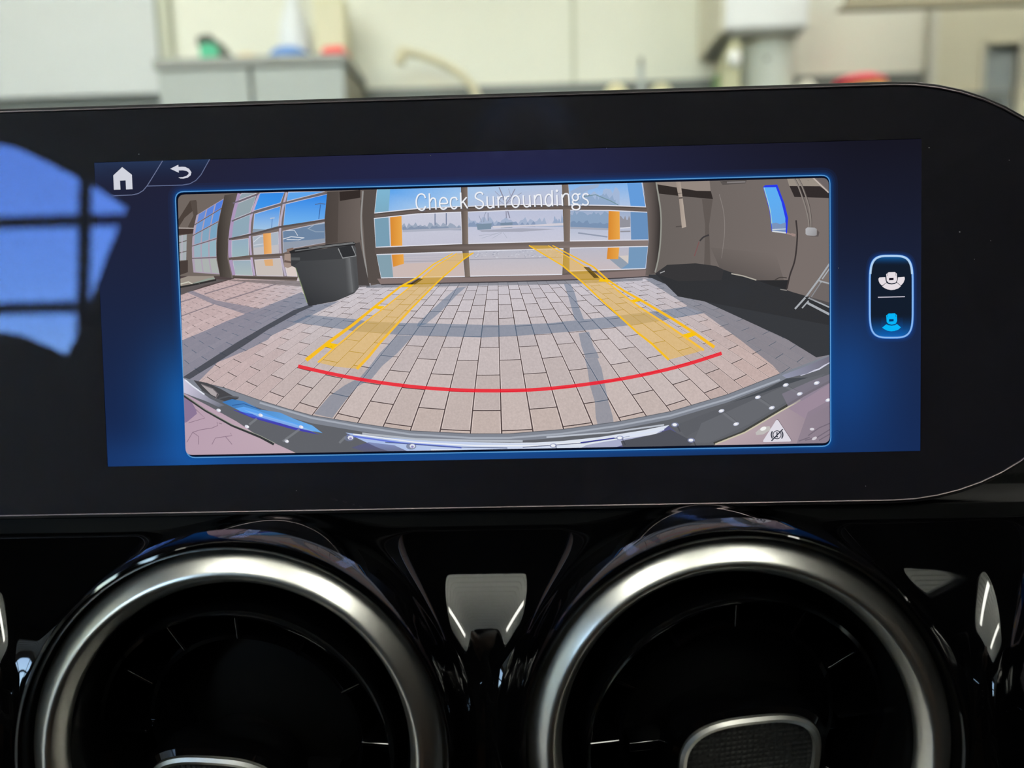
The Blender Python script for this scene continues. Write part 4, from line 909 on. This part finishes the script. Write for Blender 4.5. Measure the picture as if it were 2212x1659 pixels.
# white glare in the middle
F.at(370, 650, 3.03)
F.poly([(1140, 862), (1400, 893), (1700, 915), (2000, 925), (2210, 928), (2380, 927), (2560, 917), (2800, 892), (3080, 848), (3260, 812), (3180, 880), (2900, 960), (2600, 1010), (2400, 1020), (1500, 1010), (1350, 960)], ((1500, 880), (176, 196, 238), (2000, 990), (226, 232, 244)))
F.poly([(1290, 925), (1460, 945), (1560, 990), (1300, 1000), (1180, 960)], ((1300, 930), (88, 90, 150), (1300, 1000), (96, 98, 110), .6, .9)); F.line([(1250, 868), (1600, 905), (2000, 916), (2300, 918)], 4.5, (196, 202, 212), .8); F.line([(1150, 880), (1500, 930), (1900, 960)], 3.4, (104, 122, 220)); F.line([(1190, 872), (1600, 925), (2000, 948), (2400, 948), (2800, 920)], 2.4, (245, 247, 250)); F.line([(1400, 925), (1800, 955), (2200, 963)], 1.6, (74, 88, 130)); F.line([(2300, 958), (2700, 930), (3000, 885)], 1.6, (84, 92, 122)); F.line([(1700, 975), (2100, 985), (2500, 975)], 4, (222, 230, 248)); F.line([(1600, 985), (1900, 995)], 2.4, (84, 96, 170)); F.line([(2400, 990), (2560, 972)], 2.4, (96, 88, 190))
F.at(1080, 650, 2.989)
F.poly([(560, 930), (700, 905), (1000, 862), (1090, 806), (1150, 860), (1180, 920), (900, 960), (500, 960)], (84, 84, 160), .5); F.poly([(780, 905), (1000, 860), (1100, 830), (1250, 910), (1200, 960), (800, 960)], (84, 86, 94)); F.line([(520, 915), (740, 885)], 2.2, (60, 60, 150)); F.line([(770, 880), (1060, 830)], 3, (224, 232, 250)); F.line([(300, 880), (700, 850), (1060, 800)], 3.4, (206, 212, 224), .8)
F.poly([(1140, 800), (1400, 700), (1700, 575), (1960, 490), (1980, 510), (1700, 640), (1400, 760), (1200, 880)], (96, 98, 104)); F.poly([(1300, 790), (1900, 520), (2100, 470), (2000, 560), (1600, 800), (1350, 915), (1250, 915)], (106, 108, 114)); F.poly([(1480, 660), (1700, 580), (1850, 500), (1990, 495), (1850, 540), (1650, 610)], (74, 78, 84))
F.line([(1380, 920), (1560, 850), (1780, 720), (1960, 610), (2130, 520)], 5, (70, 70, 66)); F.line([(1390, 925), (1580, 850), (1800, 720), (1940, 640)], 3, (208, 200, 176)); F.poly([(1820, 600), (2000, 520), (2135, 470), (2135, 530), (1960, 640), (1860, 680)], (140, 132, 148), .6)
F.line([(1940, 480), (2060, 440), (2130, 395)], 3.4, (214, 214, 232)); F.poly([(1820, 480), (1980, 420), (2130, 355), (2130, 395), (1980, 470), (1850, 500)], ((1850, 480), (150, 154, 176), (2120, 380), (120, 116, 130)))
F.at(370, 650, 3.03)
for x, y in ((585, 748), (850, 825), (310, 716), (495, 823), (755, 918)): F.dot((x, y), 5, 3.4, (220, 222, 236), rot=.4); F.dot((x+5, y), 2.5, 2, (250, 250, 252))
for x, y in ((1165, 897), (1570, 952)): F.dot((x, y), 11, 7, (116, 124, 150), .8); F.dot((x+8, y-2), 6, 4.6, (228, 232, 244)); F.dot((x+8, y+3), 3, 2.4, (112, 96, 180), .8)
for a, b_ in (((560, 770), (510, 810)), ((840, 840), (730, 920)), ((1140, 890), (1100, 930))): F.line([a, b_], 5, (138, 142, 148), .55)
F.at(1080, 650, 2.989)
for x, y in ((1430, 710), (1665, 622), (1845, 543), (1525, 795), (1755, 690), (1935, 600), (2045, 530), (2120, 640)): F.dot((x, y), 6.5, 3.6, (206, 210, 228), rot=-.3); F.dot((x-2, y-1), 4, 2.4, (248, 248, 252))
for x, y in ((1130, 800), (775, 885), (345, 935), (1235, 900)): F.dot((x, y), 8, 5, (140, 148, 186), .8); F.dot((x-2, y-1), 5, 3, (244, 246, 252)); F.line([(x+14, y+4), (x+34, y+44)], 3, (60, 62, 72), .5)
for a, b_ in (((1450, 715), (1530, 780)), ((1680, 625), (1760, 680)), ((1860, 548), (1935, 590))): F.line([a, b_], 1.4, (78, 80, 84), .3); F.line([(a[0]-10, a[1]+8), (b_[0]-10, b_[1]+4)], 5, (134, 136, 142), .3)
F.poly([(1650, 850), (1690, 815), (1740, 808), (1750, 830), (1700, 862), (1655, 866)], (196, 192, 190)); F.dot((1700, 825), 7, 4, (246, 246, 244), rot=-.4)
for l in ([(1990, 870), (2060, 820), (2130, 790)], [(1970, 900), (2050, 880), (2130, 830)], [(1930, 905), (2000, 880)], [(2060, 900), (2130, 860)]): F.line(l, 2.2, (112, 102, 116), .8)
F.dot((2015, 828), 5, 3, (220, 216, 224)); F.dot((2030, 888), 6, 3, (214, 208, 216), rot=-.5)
F.build('camera_picture')

# ---- guide lines drawn over the picture
YEL = (246, 190, 34)
s = Sheet(WIN).at(560, 600, 5.53)
band = [(2360, -290), (2560, -300), (2440, -220), (2180, 0), (2070, 112), (1800, 380), (1440, 780), (1180, 1090), (1040, 1075), (900, 1060), (690, 1010), (880, 850), (1020, 735), (1180, 590), (1480, 370), (1800, 115), (1940, 0), (2130, -160)]
s.poly(band, (238, 188, 36), .56)
s.line([(2560, -300), (2440, -220), (2180, 5), (2070, 112), (1800, 385)], 2.6, (252, 196, 40), w1=3.4); s.line([(1800, 385), (1440, 780), (1310, 940), (1165, 1090)], 4.6, (250, 194, 60), w1=6.4)
s.line([(2360, -290), (2130, -155), (1950, 0), (1800, 110), (1480, 370), (1180, 590), (1020, 735), (880, 850), (700, 1012)], 2.2, (252, 196, 60), .95, w1=3.6)
s.line([(2310, -290), (2080, -160), (1880, 0), (1680, 110)], 2., (252, 200, 40), w1=4); s.line([(1680, 110), (1400, 330), (1120, 560), (830, 770), (560, 985)], 4.2, (252, 194, 44), w1=8.5)
for pts in ([(1735, 80), (1840, 80), (1815, 108), (1690, 108)], [(1385, 335), (1500, 340), (1450, 378), (1350, 360)], [(840, 775), (940, 795), (875, 850), (760, 815)]): s.poly(pts, (254, 200, 20))
s.poly([(1900, 10), (1960, 12), (1860, 80), (1790, 78)], (40, 34, 10), .8)
s.build('left_guide_band')
s = Sheet(WIN).at(1300, 590, 5.53)
s.poly([(-870, -330), (-640, -330), (-420, -210), (-200, -80), (60, 100), (260, 260), (450, 400), (740, 590), (960, 740), (1225, 920), (1010, 980), (800, 1035), (600, 840), (420, 700), (200, 500), (30, 350), (-230, 110), (-470, -90)], (238, 188, 36), .56)
s.line([(-870, -330), (-470, -90), (-230, 110), (30, 355), (200, 505), (420, 705), (600, 845), (800, 1035)], 2.6, (252, 196, 40), w1=5.)
s.line([(-640, -330), (-420, -205), (-200, -75), (60, 105), (260, 265), (450, 405), (740, 590), (960, 740), (1220, 920)], 2., (252, 196, 60), .95, w1=5.)
s.line([(-590, -330), (-350, -205), (-100, -75), (70, 80), (270, 215), (470, 325), (850, 550), (1100, 710), (1345, 885)], 2.2, (252, 194, 44), w1=7.)
for pts in ([(-20, 60), (70, 78), (90, 105), (-40, 100)], [(340, 322), (450, 300), (490, 325), (390, 350)], [(960, 735), (1085, 700), (1130, 740), (1030, 775)]): s.poly(pts, (254, 200, 20))
s.poly([(-220, -75), (-150, -70), (-30, 55), (-90, 60)], (40, 34, 10), .8)
s.build('right_guide_band')
s = Sheet(WIN)
s.line([(644, 791), (700, 804), (760, 816), (826, 827), (900, 836), (980, 842), (1050, 844), (1130, 843), (1190, 839), (1260, 831), (1340, 819), (1420, 803), (1490, 785), (1559, 763)], 7.6, (240, 30, 50), .94, curve=True)
s.build('red_stop_line')
# ---- caption
s = Sheet(WIN)
G = [[(210, 150), (195, 115), (160, 102), (125, 120), (105, 170), (105, 220), (120, 265), (155, 290), (190, 285), (212, 245)], [(255, 95), (262, 285)], [(260, 195), (285, 155), (315, 155), (328, 185), (333, 283)],
 [(378, 215), (462, 210), (455, 165), (425, 145), (395, 155), (378, 190), (378, 235), (395, 270), (425, 280), (460, 260)], [(580, 175), (565, 148), (535, 145), (510, 160), (502, 205), (508, 245), (530, 272), (560, 270), (580, 245)],
 [(620, 85), (628, 275)], [(690, 140), (632, 208)], [(650, 190), (702, 270)], [(880, 110), (865, 88), (835, 85), (805, 98), (792, 130), (805, 155), (850, 178), (880, 200), (885, 235), (865, 262), (830, 270), (800, 255), (790, 235)],
 [(928, 130), (932, 225), (945, 258), (970, 265), (995, 250), (1004, 220)], [(1000, 128), (1008, 265)], [(1055, 130), (1062, 262)], [(1060, 170), (1080, 135), (1108, 130)], [(1135, 130), (1143, 260)], [(1142, 168), (1160, 135), (1188, 128)],
 [(1350, 118), (1356, 212), (1370, 245), (1395, 252), (1420, 238), (1428, 210)], [(1424, 116), (1433, 252)], [(1480, 115), (1487, 252)], [(1485, 160), (1505, 120), (1535, 112), (1555, 130), (1563, 250)],
 [(1685, 58), (1692, 245)], [(1742, 112), (1748, 242)], [(1800, 105), (1808, 240)], [(1806, 145), (1828, 108), (1855, 100), (1878, 120), (1885, 238)], [(1935, 175), (1926, 198), (1945, 216), (1990, 222)], [(1985, 110), (2018, 100)],
 [(2110, 115), (2085, 100), (2055, 108), (2045, 135), (2060, 155), (2095, 175), (2108, 205), (2090, 230), (2055, 228), (2040, 215)]]
O = [(1260, 190, 45, 68), (1648, 175, 40, 68), (1958, 140, 34, 40), (1965, 255, 46, 32)]
for i in range(4): G.append([(O[i][0]+O[i][2]*math.cos(2*PI*j/14), O[i][1]+O[i][3]*math.sin(2*PI*j/14)) for j in range(15)])
for dx_, dy_, col, al, w_ in ((1.4, 1.4, (80, 94, 120), .45, 3.6), (0, 0, (244, 246, 252), 1., 3.1)):
    s.at(880+dx_, 400+dy_, 5.395); s.layer()
    for p in G: s.line(p, w_, col, al, curve=len(p) > 3, new=(al == 1.))
    s.dot((1742, 66), 2.6, 2.6, col, al)
tag(s.build('caption'), 'white caption reading Check Surroundings')
# ---- warning sign
s = Sheet(WIN).at(1620, 880, 11.06)
tri = [s.P(p) for p in ((648, 270), (1005, 815), (290, 832))]
s.poly(rquad([(p[0]+1, p[1]-1) for p in tri], 5), (60, 56, 66), .5, raw=True)
s.poly(rquad(tri, 6), ((650, 300), (206, 202, 214), (650, 820), (228, 224, 234)), raw=True)
DK = (44, 48, 62)
circ = lambda r, a0, a1, n=18: [(648+r*math.cos(math.radians(a0+(a1-a0)*i/n)), 655+r*math.sin(math.radians(a0+(a1-a0)*i/n))) for i in range(n+1)]
s.line(circ(96, 0, 360), 1.6, DK); s.line(circ(140, 140, 218), 2.2, DK); s.line(circ(140, -38, 40), 2.2, DK); s.line(circ(120, 150, 210), 1.2, DK, .7); s.line(circ(120, -30, 30), 1.2, DK, .7)
s.line([(645, 590), (648, 660)], 2.4, DK); s.dot((650, 700), 1.7, 1.7, DK); s.line([(515, 800), (785, 520)], 2.4, DK)
tag(s.build('warning_sign'), 'white warning triangle with a crossed-out brake symbol')
# dust on the glass
s = Sheet(); keep = LAYER[0]; LAYER[0] = .00004
for x, y, r in ((2007, 319, 1.6), (2073, 501, 1.8), (930, 336, 1.2), (2180, 346, .9), (2140, 520, .9), (1745, 390, .8), (1811, 579, .9), (300, 333, 1.2), (2105, 560, .8), (430, 612, .8), (1310, 320, .8), (640, 1060, .9), (1870, 1050, .9), (820, 740, .7)):
    s.dot((x, y), r, r*.8, (150, 150, 155), .9, n=7)
o = s.build('dust_specks'); o['kind'] = 'stuff'; LAYER[0] = keep
o.data.materials.clear(); o.data.materials.append(mat('dust', (190, 190, 190), .9, noise=.1))

# ------------------------------------------------------------------ gloss black fascia with the vent cowls (mm in the display frame)
VCS = [-116.6, -116.6, -115.8, -115.8]; UCS = [-201.5, -71.6, 58.0, 187.6]
def fsdf(u, v, w):
    R, vc, wc = 73., -122., -49.
    a, b = v-vc, w-wc
    body = np.hypot(np.maximum(a, 0), np.maximum(b, 0))+np.minimum(np.maximum(a, b), 0)-R
    cut = v+63.8; k = 3.; h = np.clip(.5-.5*(cut-body)/k, 0, 1); d = cut+(body-cut)*h+k*h*(1-h)     # flat top under the display
    for uc, vcc in zip(UCS, VCS):
        r = np.hypot(u-uc, v-vcc)
        ta = math.tan(math.radians(-5))
        cone = (r-(58.4+(38.-w)*ta)); cap = w-38.6
        k = 9.; h = np.clip(.5-.5*(cap-cone)/k, 0, 1); c = cap+(cone-cap)*h+k*h*(1-h)
        k = 10.; h = np.clip(.5+.5*(c-d)/k, 0, 1); d = c+(d-c)*h-k*h*(1-h)
    return d
A40 = math.radians(42); dv, dw = math.sin(A40), math.cos(A40)       # height direction
us = np.arange(-300., 286., .7); ss = np.arange(-190., -12., .7)
U, Sg = np.meshgrid(us, ss)
# base point = s*(cos,-sin) in (v,w), height along (sin,cos)
t = np.full(U.shape, 120.)
for it in range(140):
    V_ = Sg*dw+t*dv; W_ = -Sg*dv+t*dw
    # s axis = (cos42, -sin42)
    d = fsdf(U, V_, W_); t = t-np.clip(d, -5, 5)*.7
V_ = Sg*dw+t*dv; W_ = -Sg*dv+t*dw
ny_, nx_ = U.shape
verts = np.stack([U, V_, W_], -1).reshape(-1, 3)/1000
inside = np.zeros(U.shape, bool)
for uc, vcc in zip(UCS, VCS): inside |= (np.hypot(U-uc, V_-vcc) < 57.0) & (W_ > 20)
inside |= (V_ < -196)
idx = np.arange(nx_*ny_).reshape(ny_, nx_)
ok = ~(inside[:-1, :-1] & inside[1:, :-1] & inside[:-1, 1:] & inside[1:, 1:])
q = np.stack([idx[:-1, :-1], idx[:-1, 1:], idx[1:, 1:], idx[1:, :-1]], -1)[ok]
used = np.unique(q); remap = np.full(nx_*ny_, -1); remap[used] = np.arange(len(used))
fas = tag(empty('fascia', S0), 'gloss black fascia with round cowls below the display', 'fascia'); fas.matrix_world = SM
me = bpy.data.meshes.new('panel'); me.from_pydata(verts[used].tolist(), [], remap[q].tolist()); me.update()
me.polygons.foreach_set('use_smooth', [True]*len(me.polygons)); me.materials.append(M_BLACKGLOSS)
o = bpy.data.objects.new('panel', me); COL.objects.link(o); o.parent = fas
# height of the cowl lip where the vent collars sit
def liph(r):
    w = 60.
    for it in range(200): w -= float(fsdf(np.array([UCS[1]+r]), np.array([VCS[1]]), np.array([w]))[0])*.7
    return w
LIP = [(r, liph(r)+(.02 if r > 58. else .10)) for r in (58.3, 57.9, 57.4, 56.8, 56.2)]
wl = LIP[-1][1]
MB().box((-.29, -.09, -.03), (.28, -.0616, -.0022), .0004).build('reflection_block', M_BLACKDEEP, fas)  # black filler added to block bright reflections below the display

# ------------------------------------------------------------------ round air vents
def mm(prof): return [(r/1000, h/1000) for r, h in prof]
M_MESH = mat('knob_mesh', (30, 30, 29), .5)
_t = M_MESH.node_tree; _tc = _t.nodes.new('ShaderNodeTexCoord'); _v = _t.nodes.new('ShaderNodeTexVoronoi'); _v.inputs['Scale'].default_value = 650; _v.inputs['Randomness'].default_value = .15
_b = _t.nodes.new('ShaderNodeBump'); _b.inputs['Strength'].default_value = .9; _b.inputs['Distance'].default_value = .0006
_t.links.new(_tc.outputs['Object'], _v.inputs['Vector']); _t.links.new(_v.outputs['Distance'], _b.inputs['Height']); _t.links.new(_b.outputs[0], _t.nodes['Principled BSDF'].inputs['Normal'])
def superpts(a, b, e=2.9, n=56): return [(a*abs(math.cos(2*PI*i/n))**(2/e)*(1 if math.cos(2*PI*i/n) >= 0 else -1), b*abs(math.sin(2*PI*i/n))**(2/e)*(1 if math.sin(2*PI*i/n) >= 0 else -1)) for i in range(n)]
def make_vent():
    t = empty('air_vent')
    MB().lathe(mm(LIP+[(55.5, wl+.15), (54.9, wl-.3), (54.5, wl-1.5), (54.3, wl-4), (54.1, 26)]), 160).build('collar', M_BLACKGLOSS, t, True)
    MB().lathe(mm([(54.3, 26), (54.3, 31.4), (54.1, 32.2), (53.4, 32.9), (51.4, 34.5), (49.4, 36.0), (48.5, 36.45), (47.7, 36.3), (47.1, 35.6), (45.6, 33.0), (45.2, 32), (45.2, 27)]), 192).build('bezel_ring', M_SATIN, t, True)
    MB().lathe(mm([(45.2, 31), (44.8, 29.5), (44.0, 28), (43.4, 24), (43.0, 10), (42.5, -12), (.001, -14)]), 128).build('barrel', M_BLACKSATIN, t, True)
    turb = []
    turb.append(MB().lathe(mm([(41.8, 16), (42.2, 24.0), (41.4, 25.2), (40.4, 24.6), (40.0, 22), (39.8, 16)]), 128).build('turbine_rim', M_BLACKGLOSS, t, True))
    turb.append(MB().lathe(mm([(29.2, 2), (29.2, 17), (29.8, 18.2), (31.0, 18.2), (31.6, 17), (31.6, 2)]), 96).build('inner_ring', M_BLACKGLOSS, t, True))
    turb.append(MB().lathe(mm([(29.3, 3), (20, 6), (12, 7.5), (.001, 8)]), 64).build('back_plate', M_BLACKDEEP, t, True))
    vb = MB().box((.0312, -.0005, .004), (.0402, .0005, .0205), .0003)
    v0 = vb.build('vane', M_BLACKGLOSS, t)
    for i in range(12):
        o = v0 if i == 0 else v0.copy()
        if i: COL.objects.link(o); o.parent = t
        o.rotation_euler = (0, 0, 2*PI*i/12+PI/2); turb.append(o)
    for s in (-1, 1):
        turb.append(MB().box((min(s*.020, s*.0305), -.0016, .010), (max(s*.020, s*.0305), .0016, .0165), .0006).build('arm', M_BLACKGLOSS, t, True))
    turb.append(MB().lathe(mm([(13, 4), (13, 16), (11, 18), (.001, 18)]), 48).build('hub', M_BLACKSATIN, t, True))
    k = MB(); loops = [(superpts(.0200, .0142), .012), (superpts(.0222, .0166), .018), (superpts(.0225, .0169), .023), (superpts(.0218, .0162), .0255), (superpts(.0202, .0146), .0262), (superpts(.0195, .0139), .0250)]
    n = 56; v = []; f = []
    for L, w in loops: v += [(p[0], p[1], w) for p in L]
    for i in range(len(loops)-1):
        for j in range(n): f.append((i*n+j, i*n+(j+1) % n, (i+1)*n+(j+1) % n, (i+1)*n+j))
    f.append(tuple(range(n))); k.add(v, f); kn = k.build('knob', M_BLACKGLOSS, t, True); turb.append(kn)
    k = MB(); v = []; f = []
    loops = [(superpts(.0200, .0144), .0252), (superpts(.0199, .0143), .0268), (superpts(.0191, .0135), .0275), (superpts(.0180, .0124), .0271), (superpts(.0176, .0120), .0258)]
    for L, w in loops: v += [(p[0], p[1], w) for p in L]
    for i in range(len(loops)-1):
        for j in range(n): f.append((i*n+j, i*n+(j+1) % n, (i+1)*n+(j+1) % n, (i+1)*n+j))
    k.add(v, f); k.build('knob_frame', M_SATIN, kn, True)
    b = MB(); L = superpts(.0177, .0121); b.add([(p[0], p[1], .0262) for p in L], [tuple(range(n))]); b.build('knob_insert', M_MESH, kn)
    return t, turb
def copy_tree(o, parent=None):
    c = o.copy(); COL.objects.link(c); c.parent = parent
    for ch in list(o.children): copy_tree(ch, c)
    return c
v0, turb = make_vent()
TN = {x.name.split('.')[0] for x in turb}
vents = [v0]+[copy_tree(v0) for _ in range(3)]
# turn of each nozzle: (pitch, yaw, spin) in degrees
turn = [(0, 0, 0), (12, -5, 0), (11, 8, 0), (0, 0, 0)]
shift = [(0, 0), (-.009, -.016), (.003, -.006), (0, 0)]
KN = ('knob', 'hub', 'arm')
labs = ['round air vent left of the one under the picture, mostly outside the frame', 'satin-ringed round air vent on the left, nozzle turned down', 'satin-ringed round air vent on the right, mesh knob and vanes showing', 'round air vent beyond the right edge, mostly outside the frame']
for i in (1, 2, 0, 3):
    t = vents[{1: 0, 2: 1, 0: 2, 3: 3}[i]]
    t.matrix_world = SM @ Matrix.Translation((UCS[i]/1000, VCS[i]/1000, 0))
    tag(t, labs[i], 'air vent', 'round air vents below the display')
    p, yw, sp = turn[i]
    piv = Vector((0, 0, .008))
    Rm = Matrix.Translation(piv) @ Matrix.Rotation(math.radians(p), 4, 'X') @ Matrix.Rotation(math.radians(yw), 4, 'Y') @ Matrix.Rotation(math.radians(sp), 4, 'Z') @ Matrix.Translation(-piv)
    for ch in t.children:
        n_ = ch.name.split('.')[0]
        if n_ in TN: ch.matrix_basis = Rm @ (Matrix.Translation((*shift[i], 0)) if n_ in KN else Matrix()) @ ch.matrix_basis
assert LAYER[0] < -.00005, LAYER
